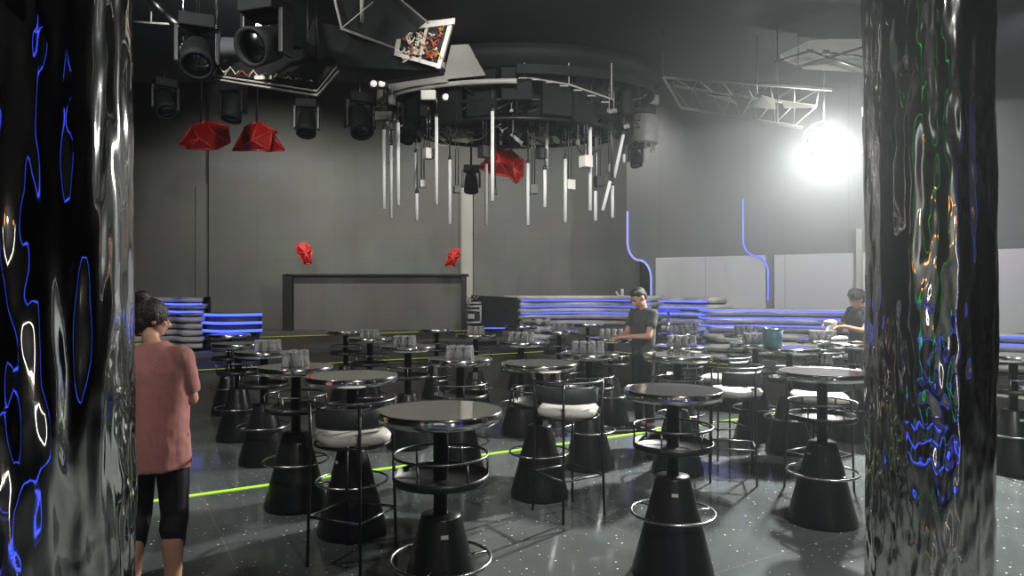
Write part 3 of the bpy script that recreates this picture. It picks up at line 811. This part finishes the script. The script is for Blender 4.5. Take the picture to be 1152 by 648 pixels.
# ---------------------------------------------------------------- circular chandelier ring
CX,CY=GX(581,9.9),10.0; RX,RY=2.05,1.25
rg=empty('ceiling_ring',(CX,CY,0),0,'large round grey lighting ring under the black ceiling holding the white tubes','ceiling ring')
def ering(z0,z1,rx,ry,th,a0=0,a1=2*PI,n=72):
    mb=MB(); vs=[]
    full=abs(a1-a0-2*PI)<1e-3; k=n if full else n+1
    for i in range(k):
        a=a0+(a1-a0)*i/n; c,s=math.cos(a),math.sin(a)
        for (o,z) in ((0,z0),(0,z1),(-th,z1),(-th,z0)): vs.append(((rx+o)*c,(ry+o)*s,z))
    fs=[(i*4+j,i*4+(j+1)%4,((i+1)%k)*4+(j+1)%4,((i+1)%k)*4+j) for i in range(n) for j in range(4)]
    if not full: fs+=[(3,2,1,0),(n*4,n*4+1,n*4+2,n*4+3)]
    mb.add(vs,fs,0,False); return mb
ering(4.42,4.68,RX,RY,.05,a0=PI*.62,a1=PI*1.35).build('skirt',M['ringgrey'],rg)
ering(4.50,4.62,RX-.02,RY-.02,.05,a0=-PI*.5,a1=PI*.12).build('dark_skirt',M['blackmatte'],rg)
MB().lathe([(.01,4.69),(1,4.69),(1,4.88),(.01,4.88)],64,mtx=Matrix.Diagonal((RX+.04,RY+.04,1))).build('canopy',M['blackmatte'],rg)
MB().ring((0,0,4.42),RX-.1,.035,64,8,ry=RY-.1,a0=PI*.5,a1=PI*1.5).build('pipe',M['ringgrey'],rg)
ck_=MB()
for k in range(20):
    a=2*PI*k/20; hh=.42+.28*abs(math.sin(k*2.3)); rr_=1.62+.1*math.sin(k*1.7)
    ck_.box((rr_*math.cos(a),rr_*.56*math.sin(a),4.66-hh/2),(.12,.42,hh),Matrix.Rotation(a,3,'Z'))
for k in range(9):
    a=2*PI*k/9+.2; hh=.5+.2*math.sin(k*3.1)
    ck_.box((.8*math.cos(a),.45*math.sin(a),4.66-hh/2),(.3,.45,hh),Matrix.Rotation(a,3,'Z'))
ck_.build('black_housing',M['blackmatte'],rg,bevel=.01)
tr=MB()
for (rx,ry,z,r) in ((1.45,.9,4.25,.03),(1.45,.9,4.0,.03),(.8,.5,4.2,.03)): tr.ring((0,0,z),rx,r,48,6,ry=ry)
for k in range(16):
    a=2*PI*k/16; c,s=math.cos(a),math.sin(a)
    tr.tube([(1.45*c,.9*s,4.0),(1.45*c,.9*s,4.66)],.018,6); tr.tube([(1.45*c,.9*s,4.0),(1.45*math.cos(a+.39),.9*math.sin(a+.39),4.25)],.015,6)
    tr.tube([(.8*c,.5*s,4.2),((RX-.1)*c,(RY-.1)*s,4.42)],.018,6)
tr.build('truss',M['black'],rg)
cb=MB(); bits=MB(); rnd=random.Random(3)
for k in range(34):
    a=rnd.uniform(0,2*PI); q=rnd.uniform(.5,1.9); x,y=q*math.cos(a),q*.58*math.sin(a); z=rnd.uniform(3.95,4.5)
    p=Vector((x,y,z)); pts=[p]
    for j in range(6): p=p+Vector((rnd.uniform(-.14,.14),rnd.uniform(-.05,.05),rnd.uniform(-.05,.05)-(.05 if j<3 else -.05))); pts.append(p)
    cb.tube(pts,.011,5,mi=rnd.choice([0,0,0,1])); 
    cb.tube([pts[0],Vector((pts[0].x,pts[0].y,4.69))],.008,5)
cb.build('cable_loom',[M['wire_black'],M['framegrey']],rg)
for k in range(26):
    a=rnd.uniform(0,2*PI); q=rnd.uniform(.8,1.7); x,y=q*math.cos(a),q*.6*math.sin(a); z=rnd.uniform(3.98,4.4)
    s_=rnd.uniform(.025,.06); bits.box((x,y,z),(s_*1.5,.04,s_),Matrix.Rotation(rnd.uniform(-.5,.5),3,'Y')); bits.tube([(x,y,z),(x,y,4.69)],.007,5)
bits.build('connector',M['framegrey'],rg)
# drum at the right end
dg=empty('grey_drum',(GX(721,11.4),11.4,4.15),0,'grey curved drum hanging at the right end of the lighting ring','ceiling fixture')
MB().lathe([(.0,-.0),(.27,0),(.28,.02),(.28,.44),(.27,.46),(.0,.46)],40).build('drum',M['ringgrey'],dg)
MB().lathe([(.25,.46),(.25,.62)],32).build('neck',M['case'],dg)
MB().box((-.1,.05,.72),(.75,.4,.16)).build('bracket',M['ringgrey'],dg,bevel=.02)
MB().tube([(0,0,.7),(0,0,1.6)],.03,8).build('rod',M['black'],dg)
ob=MB()
for k in range(5):
    a=-2.4+k*.5; ob.tube([(.22*math.cos(a),.22*math.sin(a),0),(.22*math.cos(a),.22*math.sin(a),-.12-.05*(k%2))],.018,6)
ob.build('bulb_row',M['framegrey'],dg)
# grey fascia wedge
fw=MB(); fw.prism([W(507,51,8.6),W(527,50,8.6),W(546,85,8.9),W(498,90,8.9)],(0,.12,.05)); tag(fw.build('fascia_panel',M['ringgrey'],bevel=.01),'pale grey wedge panel above the lighting ring right of the wiring box','ceiling panel')
# inner white plate
ip=MB(); ip.lathe([(.0,0),(.28,0),(.3,.02),(.3,.05),(.05,.12),(0,.12)],36); tag(ip.build('shade_disc',M['ringgrey'],loc=W(508,152,10.6)),'flat grey disc shade seen inside the ring behind the tubes','ceiling fixture')
ip2=MB().tube([W(508,150,10.6)+Vector((0,0,.1)),W(508,150,10.6)+Vector((0,0,1.1))],.02,6)
bpy.data.objects['shade_disc'].name='shade_disc'
_o=ip2.build('rod',M['black']); _o.parent=bpy.data.objects['shade_disc']; _o.matrix_parent_inverse=Matrix.Translation(-W(508,152,10.6))

# hanging tubes
TB=[(432,142,235,9.3),(440,160,245,9.8),(448,134,231,9.2),(468,168,211,10.2),(469,214,248,9.9),(491,128,230,9.0),(506,176,252,9.6),
    (547,181,253,9.9),(554,121,226,8.8),(594,180,253,9.8),(613,187,233,9.3),(615,131,190,9.9),(636,175,250,9.6),(664,139,237,9.3),(671,168,200,10.4),
    (670,211,248,9.6),(689,205,245,9.7),(659,141,181,10.6),(702,170,183,10.9)]
hang=['outermost at the left end of the ring','second from the left end','third from the left, long and high','short and high right of the left trio','short and low right of the left trio',
 'long one beside the first white cube','low one between the left cubes','low one in front of the red light','long one left of the dark cube','low one right of the red light',
 'short one just right of the dark cube','high one above the short centre tube','low one left of a white cube','long one crossing the right white cube','short high one right of the right white cube',
 'low one under the dark cube at right','rightmost low upright one','thin high one above the right white cube','tiny one beside the grey drum']
def tubelight(px,y0,y1,d,lab,slant=None):
    d=10+(d-9.9)*.85
    a=W(px,y0,d); b=W(slant if slant else px,y1,d)
    root=empty('pendant_tube',tuple(a),0,'white hanging tube, '+lab,'hanging tube','white tubes hanging from the ring')
    dv=b-a; r=.024
    MB().tube([(0,0,0),tuple(dv)],r,14).build('tube',M['tube'],root)
    MB().tube([(0,0,0),tuple(dv.normalized()*.05)],r+.003,14).build('top_cap',M['rod'],root)
    MB().tube([(0,0,0),(0,0,4.5-a.z)],.008,6).build('cable',M['rod'],root)
for (px,y0,y1,d),l in zip(TB,hang): tubelight(px,y0,y1,d,l)
tubelight(687.5,200,237,9.5,'the slanting one leaning left near the ring end',678)
tubelight(702,148,200,9.9,'the long slanting one beside the grey drum',691)
CB=[(482,173,13,'w',9.3,'white cube left of centre, the largest on the left'),(475.5,207,9,'w',9.9,'small white cube low at left'),(440,181,8,'g',10.1,'grey cube behind the left trio of tubes'),
    (514,213,9,'g',9.9,'grey cube beside the low left tube'),(545,171,14,'d',9.2,'dark cube left of the red light'),(556,215,8,'d',10.3,'small dark cube below the red light'),
    (609,173,12,'d',9.4,'dark cube at the middle right of the ring'),(600,213,11,'g',9.8,'grey cube low in the middle'),(641,208,12,'w',9.7,'white cube low right of the middle'),
    (659,182,14,'w',9.1,'white cube high at right, the largest on the right'),(674,204,12,'d',9.8,'dark cube low at right'),(686,190,10,'g',10.0,'grey cube near the slanting tube')]
for px,py,w,k,d,l in CB:
    d=10+(d-9.9)*.85
    c=W(px,py,d); s=w*d/F*.8
    root=empty('pendant_cube',tuple(c),0,l+' hanging from the ring','hanging cube','cubes hanging from the ring')
    MB().box((0,0,0),(s,s,s*1.15),Matrix.Rotation(random.uniform(.1,.7),3,'Z')).build('body',M[{'w':'cubewhite','g':'cubegrey','d':'cubedark'}[k]],root,bevel=.004)
    rdm=MB(); rdm.tube([(-.02,0,s*.5),(-.02,0,4.5-c.z)],.008,6); rdm.tube([(.02,0,s*.5),(.02,0,4.5-c.z)],.008,6); rdm.build('twin_rod',M['rod'],root)

# moving heads and lamp pairs in the ring
def moving_head(loc,s,rx,rz,lab):
    root=empty('moving_head_light',loc,rz,lab,'stage light')
    MB().box((0,0,.0),(.3*s,.3*s,.12*s)).build('base',M['blackmatte'],root,bevel=.01*s)
    y=MB(); y.box((-.17*s,0,-.2*s),(.04*s,.14*s,.34*s)).box((.17*s,0,-.2*s),(.04*s,.14*s,.34*s)).box((0,0,-.05*s),(.36*s,.14*s,.04*s)); y.build('yoke',M['black'],root,bevel=.008*s)
    R=Matrix.Rotation(rx,3,'X'); 
    h=MB().lathe([(.02*s,-.2*s),(.10*s,-.18*s),(.13*s,-.05*s),(.14*s,.1*s),(.145*s,.2*s),(.12*s,.2*s),(.115*s,.17*s),(.001,.17*s)],24,c=(0,0,-.27*s),mtx=R).build('head',M['blackmatte'],root)
    MB().lathe([(.0,.176*s),(.11*s,.176*s),(.10*s,.19*s),(.0,.2*s)],20,c=(0,0,-.27*s),mtx=R).build('lens',M['lens'],h)
    MB().tube([(0,0,0),(0,0,max(.1,cz(loc[1])-loc[2]))],.02*s,8).build('clamp_pole',M['black'],root)
    return root
for (px,py,d,s,rx,rz,l) in [(222,28,6.2,1.0,2.4,.4,'black moving-head light nearest the left mirror column'),(300,10,5.9,1.15,2.0,-.3,'large black moving-head light above the open lamp tray'),
    (345,118,10.2,1.0,2.7,.2,'black moving-head light below the right corner of the lamp tray'),(185,95,9.8,1.0,2.5,.7,'black moving-head light against the dark screen at left'),
    (262,100,9.9,1.0,2.9,-.2,'black moving-head light under the lamp tray above the red lights'),
    (405,112,10.3,1.2,2.6,.5,'black moving-head light left of the ring'),(530,190,10.8,.8,2.9,.1,'black moving-head light above the wall pilaster'),
    (575,125,10.2,1.,2.5,.9,'black moving-head light in the middle of the ring'),(640,120,10.4,1.,2.6,-.5,'black moving-head light in the right of the ring'),
    (460,130,10.6,.9,2.6,-.5,'black moving-head light in the left of the ring'),(715,165,11.2,.7,2.8,.2,'small black moving-head light below the grey drum'),(330,52,7.0,.9,2.2,1.0,'black moving-head light behind the lamp tray')]:
    moving_head(tuple(W(px,py,d)),s,rx,rz,l)
def lamp_pair(px,py,d,lab,n=2,r=.045):
    root=empty('lamp_cluster',tuple(W(px,py,d)),0,lab,'lamp')
    MB().box((0,.07,.0),(.12*n,.1,.1)).build('housing',M['black'],root,bevel=.008)
    for k in range(n):
        MB().ball(((k-(n-1)/2)*.11,0,0),r,.03,r).build('bulb',M['par'],root)
    MB().tube([(0,.07,.04),(0,.07,(4.7 if d>8 else cz(d))-W(px,py,d).z)],.012,6).build('rod',M['black'],root)
for a in [(344,79.5,6.6,'pair of small round lamps at the corner of the open tray',2,.055),(506,109,9.2,'pair of small round lamps inside the left of the ring'),(425,94,9.0,'pair of round lamps left of the ring skirt'),
          (574,121,9.6,'row of four little lamps in the middle of the ring',4,.03)]: lamp_pair(*a)
tag(MB().box(W(482,107,9.1),(.2,.06,.13)).box(W(482,107,9.1)+Vector((0,.03,.2)),(.03,.03,.36)).build('white_driver_box',M['white_plastic'],bevel=.01),'white driver box strapped under the left of the ring','box')
tag(MB().tube([W(537,109,9.2),W(537,99,9.2)],.045,12).tube([W(537,99,9.2),W(537,85,9.2)],.012,6).build('white_canister',M['white_plastic']),'white canister under the ring skirt end','canister')
tag(MB().tube([W(441,118,9.2),W(441,108,9.2)],.05,12).tube([W(441,108,9.2),W(441,90,9.2)],.012,6).build('grey_canister',M['framegrey']),'grey canister at the left end of the ring','canister')
tag(MB().box(W(432,131,9.3),(.24,.1,.12)).tube([W(424,131,9.3),W(418,128,9.2),W(421,121,9.2),W(434,116,9.2)],.01,6).tube([W(432,131,9.3),W(432,95,9.3)],.012,6).build('motor_box',M['black'],bevel=.006),'dark winch box with looped cable at the ring end above the left tubes','box')
tag(MB().prism([W(636,107,9.6),W(651,110,9.6),W(646,117,9.6),W(640,119,9.6)],(0,.1,.02)).tube([W(643,110,9.65),W(643,85,9.65)],.012,6).build('bracket_plate',M['ringgrey']),'small grey bracket plate right of centre in the ring','bracket')
tag(MB().prism([W(574,152,10),W(576,150,10),W(588,160,10),W(587,164,10)],(0,.05,.02)).tube([W(577,152,10.02),Vector((W(577,152,10.02).x,10.02,4.69))],.012,6).build('reflector_strip',M['white_plastic']),'slanting white strip above the central red light','bracket')
tag(MB().prism([W(648,157,10),W(652,155,10),W(653,164,10),W(647,162,10)],(0,.08,.02)).tube([W(650,157,10.02),Vector((W(650,157,10.02).x,10.02,4.69))],.012,6).build('small_reflector',M['white_plastic']),'tiny white reflector left of the right white cube','bracket')
rail=MB()
for k in range(7): rail.box(W(588+k*15.5,88+k*k*.55+k*1.2,8.9),(.11,.02,.015))
rail.tube([W(585,86,8.95),W(640,95,8.95),W(690,112,8.95)],.012,6)
for px,py in ((590,87),(640,95),(688,111)): rail.tube([W(px,py,8.95),W(px,py-40,8.95)],.01,6)
tag(rail.build('edge_rail',M['framegrey']),'thin broken metal edge line along the right of the black canopy','rail')
tag(MB().tube([W(581,103,9.4),W(598,101,9.4),W(599,104,9.4),W(582,106,9.4)],.02,6,closed=True).tube([W(593,104,9.4),W(594,119,9.4)],.018,6).tube([W(590,102,9.4),W(590,80,9.4)],.012,6).build('hook_bracket',M['framegrey']),'pale hooked bracket over the middle of the ring','bracket')

# ---------------------------------------------------------------- upper-left pods
def frame_path(mb,pts,r,closed=False,mi=0): mb.tube(pts,r,6,mi=mi,closed=closed)
lt=empty('lamp_tray',(0,0,0),0,'open black angular tray with grey edge, wiring and round lamps at upper left','lighting pod')
A=[W(238,84,6.3),W(357,102,6.2),W(379,76,6.6),W(352,52,7.1),W(248,48,7.1)]
MB().prism([p+Vector((0,0,.02)) for p in A],(0,.03,.05)).build('back_plate',M['blackmatte'],lt)
ed=MB(); 
for k in range(5):
    a,b=A[k],A[(k+1)%5]; ed.prism([a,b,b+Vector((0,0,-.05)),a+Vector((0,0,-.05))],(0,.03,0),0)
ed.build('rim',M['black'],lt)
el=MB(); frame_path(el,[A[0]+Vector((0,-.02,-.01)),A[1]+Vector((0,-.02,-.01)),A[2]+Vector((0,-.02,0))],.010); frame_path(el,[A[0]+Vector((.03,-.02,-.045)),A[1]+Vector((0,-.02,-.05)),A[2]+Vector((.02,-.02,-.04))],.010)
el.build('edge_trim',M['framegrey'],lt)
wr=MB()
for k in range(9):
    bx=240+k*13; y=85+k*1.7; a=W(bx,y-2,6.28); wr.tube([a,a+Vector((.05,0,.05+.03*random.random())),a+Vector((.10,0,.01)),a+Vector((.13,.0,.04))],.007,5,mi=[0,0,1,0,2,0,0,1,0][k])
wr.box(W(297,88,6.25),(.16,.05,.035),mi=0)
wr.build('wiring',[M['wire_white'],M['wire_red'],M['wire_black']],lt)
hg=MB()
for p in (A[0].lerp(A[3],.5),A[1].lerp(A[3],.4),A[4].lerp(A[3],.5)): hg.tube([p+Vector((0,.05,.03)),Vector((p.x,p.y+.05,4.905))],.012,6)
hg.build('hanger',M['black'],lt)
# big black wedge and upper panel
wg=MB(); wg.prism([W(352,22,6.6),W(400,34,6.7),W(497,74,7.2),W(494,81,7.2),W(430,91,7.3),W(376,74,6.8),W(340,60,6.6)],(.0,.5,.12))
tag(wg.build('black_wedge',M['blackmatte'],bevel=.012),'big black angular wedge between lamp tray and wiring box','ceiling panel')
up=empty('folded_canopy',(0,0,0),0,'dark folded ceiling panel with thin pale edges at the top of the picture','ceiling panel')
MB().prism([W(372,-20,6.4),W(384,34,6.6),W(447,52,7.0),W(480,24,7.0),W(430,-20,6.6)],(0,.10,.05)).build('sheet',M['ceil'],up)
e=MB(); e.tube([W(372,-20,6.38),W(384,32,6.55),W(446,55,6.95)],.014,6); e.tube([W(428,-20,6.5),W(482,26,6.9)],.010,6); e.tube([W(407,-2,6.45),W(407,25,6.6)],.02,6); e.tube([W(384,32,6.5),W(420,2,6.5)],.006,6)
e.build('edge_trim',M['ringgrey'],up)
wb=empty('wiring_box',(0,0,0),0,'tilted pale-framed open box stuffed with white, red and orange wires','junction box')
dB=7.0
Q=[W(448,31,dB),W(510,23,dB+.15),W(495,77,dB+.1),W(443,62,dB-.1)]
MB().prism([p+Vector((0,.05,.02)) for p in Q],(0,.05,.02)).build('back_plate',M['blackmatte'],wb)
fr=MB(); nrm=Vector((0,.12,.03))
for k in range(4):
    a,b=Q[k],Q[(k+1)%4]; dv=(b-a).normalized(); cx=sum(Q,Vector())/4; inn=(cx-(a+b)/2).normalized()*.045
    fr.prism([a,b,b+inn,a+inn],nrm)
m0=(Q[0]+Q[1])/2; m1=(Q[2]+Q[3])/2; fr.prism([m0,m0+Vector((.03,0,0)),m1+Vector((.03,0,0)),m1],(0,.06,.02))
fr.prism([W(446,28,dB-.02),W(512,20,dB+.13),W(511,27,dB+.13),W(447,35,dB-.02)],(0,.05,0))
fr.build('frame',M['framegrey'],wb)
wr=MB(); cQ=sum(Q,Vector())/4
for k in range(85):
    s,t=random.random(),random.random()
    p=(Q[0].lerp(Q[1],.14+.72*s)).lerp(Q[3].lerp(Q[2],.14+.72*s),.16+.68*t)+Vector((0,.03-.05*random.random(),0))
    pts=[p]
    for q in range(5): p=p+Vector((random.uniform(-.035,.035),random.uniform(-.012,.008),random.uniform(-.035,.03))); pts.append(p)
    mi=(random.choice([0,0,0,1]) if s<.45 else random.choice([1,2,2,0,3]))
    wr.tube(pts,.009,5,mi=mi)
wr.build('wiring',[M['wire_white'],M['wire_red'],M['wire_orange'],M['wire_black']],wb)
# diagonal silver arm at far left, pole lights
ar=MB().tube([W(165,-6,6.2),W(186,16,6.2)],.035,10).tube([W(186,16,6.2),W(212,38,6.3)],.045,10)
tag(ar.build('diagonal_arm',M['rod']),'diagonal dull metal arm at top left beside the mirror column','ceiling arm')
for (x0,y0,x1,y1,d,r,l) in [(206,47,199,62,6.5,.02,'short bright pole left of the hanging light'),(243,30,243,38,6.5,.02,'tiny bright bracket over the left moving head'),(282,21,277,62,6.5,.016,'long thin bright pole above the lamp tray')]:
    mb=MB().tube([W(x0,y0,d),W(x1,y1,d)],r,8).tube([W(x0,y0,d),Vector((W(x0,y0,d).x,d,cz(d)))],.01,6)
    tag(mb.build('metal_pole',M['chrome']),l,'pole')
tag(MB().tube([W(150,24.5,7.8),W(190,27,7.8)],.012,6).tube([W(170,25,7.82),Vector((W(170,25,7.82).x,7.82,4.905))],.01,6).build('edge_bar',M['framegrey']),'thin pale bar near the top beside the left mirror column','bar')
tag(MB().prism([W(284,28,6.9),W(300,28,6.9),W(307,52,6.9),W(283,46,6.9)],(0,.06,.05)).tube([W(292,30,6.95),Vector((W(292,30,6.95).x,6.95,4.905))],.015,6).build('barn_door',M['ringgrey']),'grey-green trapezoid flap among the black lights above the tray','light flap')

# ---------------------------------------------------------------- right side trusses and lit flap
tt=empty('slim_truss',(0,0,0),0,'slim pale triangular truss pointing at the bright lamp','truss')
t=MB()
a0,a1=W(746,87,8.4),W(936,101,8.0); b0,b1=W(757,97,8.8),W(918,120,8.4); c0,c1=W(766,121,8.6),W(903,144,8.2)
for p,q,r in ((a0,a1,.018),(b0,b1,.02),(c0,c1,.02),(a0,c0,.015)): t.tube([p,q],r,6)
t.build('chord',M['framegrey'],tt)
t=MB()
for k in range(7):
    f=k/7; g=(k+.5)/7; h=(k+1)/7
    t.tube([b0.lerp(b1,f),a0.lerp(a1,g),b0.lerp(b1,h)],.009,6); t.tube([b0.lerp(b1,f),c0.lerp(c1,g),b0.lerp(b1,h)],.009,6)
t.build('lacing',M['framegrey'],tt)
t=MB()
t.prism([W(798,108,8.5),W(830,118,8.45),W(822,110,8.5)],(0,.02,.02)); t.prism([W(845,121,8.4),W(873,123,8.35),W(872,112,8.4),W(858,108,8.4)],(0,.02,.02)); t.prism([W(880,114,8.3),W(918,119,8.2),W(916,121,8.2),W(882,122,8.3)],(0,.02,.02))
t.build('gusset',M['cubewhite'],tt)
t=MB(); 
for p in (a0,b0.lerp(b1,.6),c0.lerp(c1,.8)): t.tube([p,p+Vector((0,0,4.9-p.z))],.008,6)
t.build('suspension_wire',M['rod'],tt)
lf=empty('ceiling_flap',(0,0,0),0,'bright white ceiling panel crossed by dark bars next to the right mirror column','ceiling panel')
P=[W(878,66,8.3),W(912,50,8.6),W(990,44,8.7),W(990,72,8.3),W(978,82,8.1),W(905,78,8.0)]
MB().prism(P,(0,.03,.06)).build('sheet',M['cubewhite'],lf)
t=MB(); 
for x0,y0,x1,y1 in ((908,56,985,82),(898,75,988,48),(870,70,915,56),(928,59,990,66)): t.tube([W(x0,y0,8.0),W(x1,y1,7.9)],.014,6)
t.box(W(929,59,7.9),(.07,.04,.05)); t.build('cross_bar',M['black'],lf)
t=MB(); 
for x,y in ((985,82),(898,75)): t.tube([W(x,y,8.),W(x,y,8.)+Vector((0,0,4.9-W(x,y,8.).z))],.008,6)
t.build('suspension_wire',M['rod'],lf)

# ---------------------------------------------------------------- the bright lamp
LP=W(930,160,8.6)
fl=empty('flood_lamp',tuple(LP),0,'blazing white round flood lamp hanging below the slim truss','lamp')
aim=(Vector((1.3,3.4,.3))-LP).normalized(); Rm=aim.to_track_quat('Z','Y').to_matrix()
MB().lathe([(.05,-.3),(.14,-.27),(.22,-.1),(.235,.0),(.215,.0),(.21,-.02)],32,mtx=Rm).build('housing',M['black'],fl)
MB().lathe([(.001,-.015),(.208,-.015),(.18,-.002),(.001,.006)],32,mtx=Rm).build('lens',M['lamp'],fl)
yk=MB(); yk.ring((0,0,0),.28,.012,24,6,a0=0,a1=PI); o=yk.build('yoke',M['rod'],fl); o.rotation_euler=(PI/2,0,0); o.location=(0,.08,0)
MB().tube([(0,.08,.24),(0,.08,4.9-LP.z)],.018,8).build('pole',M['black'],fl)
def light(kind,name,loc,power,col=(1,1,1),target=None,size=.2,spot=None,blend=.5):
    l=bpy.data.lights.new(name,kind); l.energy=power; l.color=col
    if kind in('POINT','SPOT'): l.shadow_soft_size=size
    if kind=='AREA': l.size=size; l.shape='DISK'
    if kind=='SPOT' and spot: l.spot_size=math.radians(spot); l.spot_blend=blend
    o=bpy.data.objects.new(name,l); C.objects.link(o); o.location=loc
    if target is not None: o.rotation_euler=(Vector(target)-Vector(loc)).to_track_quat('-Z','Y').to_euler()
    return o
light('SPOT','flood_beam',tuple(LP+aim*.05),4000,(1,.985,.94),(2.5,5.7,0),.12,112,.9)
light('POINT','lamp_spill',tuple(LP+Vector((0,-.12,.26))),110,(1,.985,.94),None,.10)

# unseen par cans, most of them added to light wall, tubes and floor
def par(px_loc,target,power,lab,col=(1,.97,.9),spot=115,size=.10,r=.08):
    loc=Vector(px_loc); a=(Vector(target)-loc).normalized(); R=a.to_track_quat('Z','Y').to_matrix()
    root=empty('unseen_par_can',tuple(loc),0,lab,'lamp')
    MB().lathe([(.03,-.24),(.07,-.22),(.085,-.1),(.09,0),(.083,0),(.08,-.03)],24,mtx=R).build('can',M['black'],root)
    MB().lathe([(.001,-.03),(.078,-.03),(.001,-.022)],20,mtx=R).build('lens',M['warm'],root)
    MB().tube([(0,0,.02),(0,0,(7.18 if loc.y>11 else 4.905)-loc.z)],.012,6).build('pole',M['black'],root)
    light('SPOT','unseen_work_light',tuple(loc+a*.03),power,col,target,size,spot,.8)
par((-5.8,13.3,5.85),(-6.3,17.2,1.9),620,'added black spotlight can above the left of the floor aimed at the big screen')
par((-1.6,13.3,5.85),(-1.9,17.2,1.9),560,'added black spotlight can at the ceiling edge aimed at the middle of the big screen')
par((2.0,13.3,5.85),(2.0,17.2,1.9),330,'added black spotlight can at the ceiling edge aimed at the right of the big screen')
par((.3,5.2,4.7),(-.1,10,3.0),520,'added black spotlight can aimed at the white tubes under the ring',(1,.98,.94),80)
par((-2.6,6.2,4.7),(-5.3,12.2,3.4),420,'added black spotlight can aimed at the two red lights at upper left',(1,.98,.94),90)
par((-1.3,1.0,4.7),(-.6,5.0,0.),650,'black spotlight can over the front left tables',(1,.97,.92),100)
par((1.6,-.8,4.7),(3.2,10.5,1.0),900,'added black spotlight can over the camera aimed at the standing men',(1,.97,.92),100)
par((-3.0,3.5,4.7),(-2.0,8.5,.5),620,'added black spotlight can over the left floor',(1,.97,.92),100)
par((6.5,7.0,4.7),(5.5,13.0,1.9),900,'added black spotlight can aimed at the pale right wall panels',(.95,.97,1.),100)

# ---------------------------------------------------------------- things behind the camera, seen in the foil
bar=empty('bar_counter',(0,0,0),0,'blue-edged bar counter mirrored in the foil columns','bar counter')
MB().box((0,-4.6,.52),(7,.7,1.04)).build('body',M['case'],bar,bevel=.02)
MB().box((0,-4.55,1.07),(7.2,.85,.05)).build('worktop',M['mirror'],bar,bevel=.01)
for z in (.18,.98): MB().tube([(-3.5,-4.2,z),(3.5,-4.2,z)],.02,8).build('neon_edge',M['blue'],bar)
for k,x in enumerate((-2.5,-.9,.8,2.4)):
    q=empty('pendant_lamp',(x,-4.4,2.6),0,['amber pendant lamp mirrored high in the left foil column','amber pendant lamp mirrored beside the white streak','warm pendant lamp mirrored in the right foil column','amber pendant lamp mirrored low in the right foil column'][k],'lamp')
    MB().ball((0,0,0),.09).build('bulb',M['amber'] if k!=2 else M['warm'],q); MB().tube([(0,0,.05),(0,0,2.3)],.008,6).build('cord',M['black'],q)
tag(MB().tube([(-1.75,-2.7,.02),(-1.75,-2.7,4.88)],.03,10).build('neon_tube',M['greenneon']),'upright green neon tube mirrored in the right foil column','neon tube')
tag(MB().tube([(2.9,-3.2,.02),(2.9,-3.2,2.4)],.03,10).build('light_tube',M['warm']),'upright warm white tube mirrored as pale streaks in the left column','light tube')
tag(MB().tube([(3.6,-1.2,.02),(3.6,-1.2,3.2)],.025,10).build('neon_tube',M['bluehot']),'upright blue neon tube mirrored in the left foil column','neon tube')
tag(MB().tube([(.9,-1.9,.03),(2.6,-1.1,.03),(4.2,-1.4,.03)],.03,10).build('neon_tube',M['bluehot']),'bent blue neon tube on the floor mirrored in both foil columns','neon tube')
tag(MB().tube([(-3.2,-.9,.05),(-2.,-1.5,.05),(-.4,-1.9,.05)],.03,10).build('neon_tube',M['bluehot']),'blue neon tube on the floor mirrored low in the right foil column','neon tube')

par((-.5,-4.6,4.7),(0,-6.5,1.8),700,'added black spotlight can washing the wall behind the camera',(1,.98,.94),120)  # added wash so the foil mirrors a brighter rear wall
par((3.6,2.6,4.7),(2.9,4.4,0.),620,'added black spotlight can over the floor beside the right mirror column',(.97,1.,.97),90)  # added to brighten the floor at lower right
# ---------------------------------------------------------------- haze and world
w=bpy.data.worlds.new('world'); sc.world=w; w.use_nodes=True
nt=w.node_tree; bg=nt.nodes['Background']; bg.inputs['Color'].default_value=(.006,.007,.008,1); bg.inputs['Strength'].default_value=1
HAZE=.0030
if HAZE:
    vs=nt.nodes.new('ShaderNodeVolumeScatter'); vs.inputs['Density'].default_value=HAZE; vs.inputs['Color'].default_value=(.88,.95,.97,1)
    vs.inputs['Anisotropy'].default_value=.75
    nt.links.new(vs.outputs['Volume'], nt.nodes['World Output'].inputs['Volume'])
cy=sc.cycles
cy.use_denoising=True; cy.max_bounces=8; cy.diffuse_bounces=3; cy.glossy_bounces=4; cy.transmission_bounces=6; cy.volume_bounces=0
cy.sample_clamp_indirect=4; cy.caustics_reflective=False; cy.caustics_refractive=False
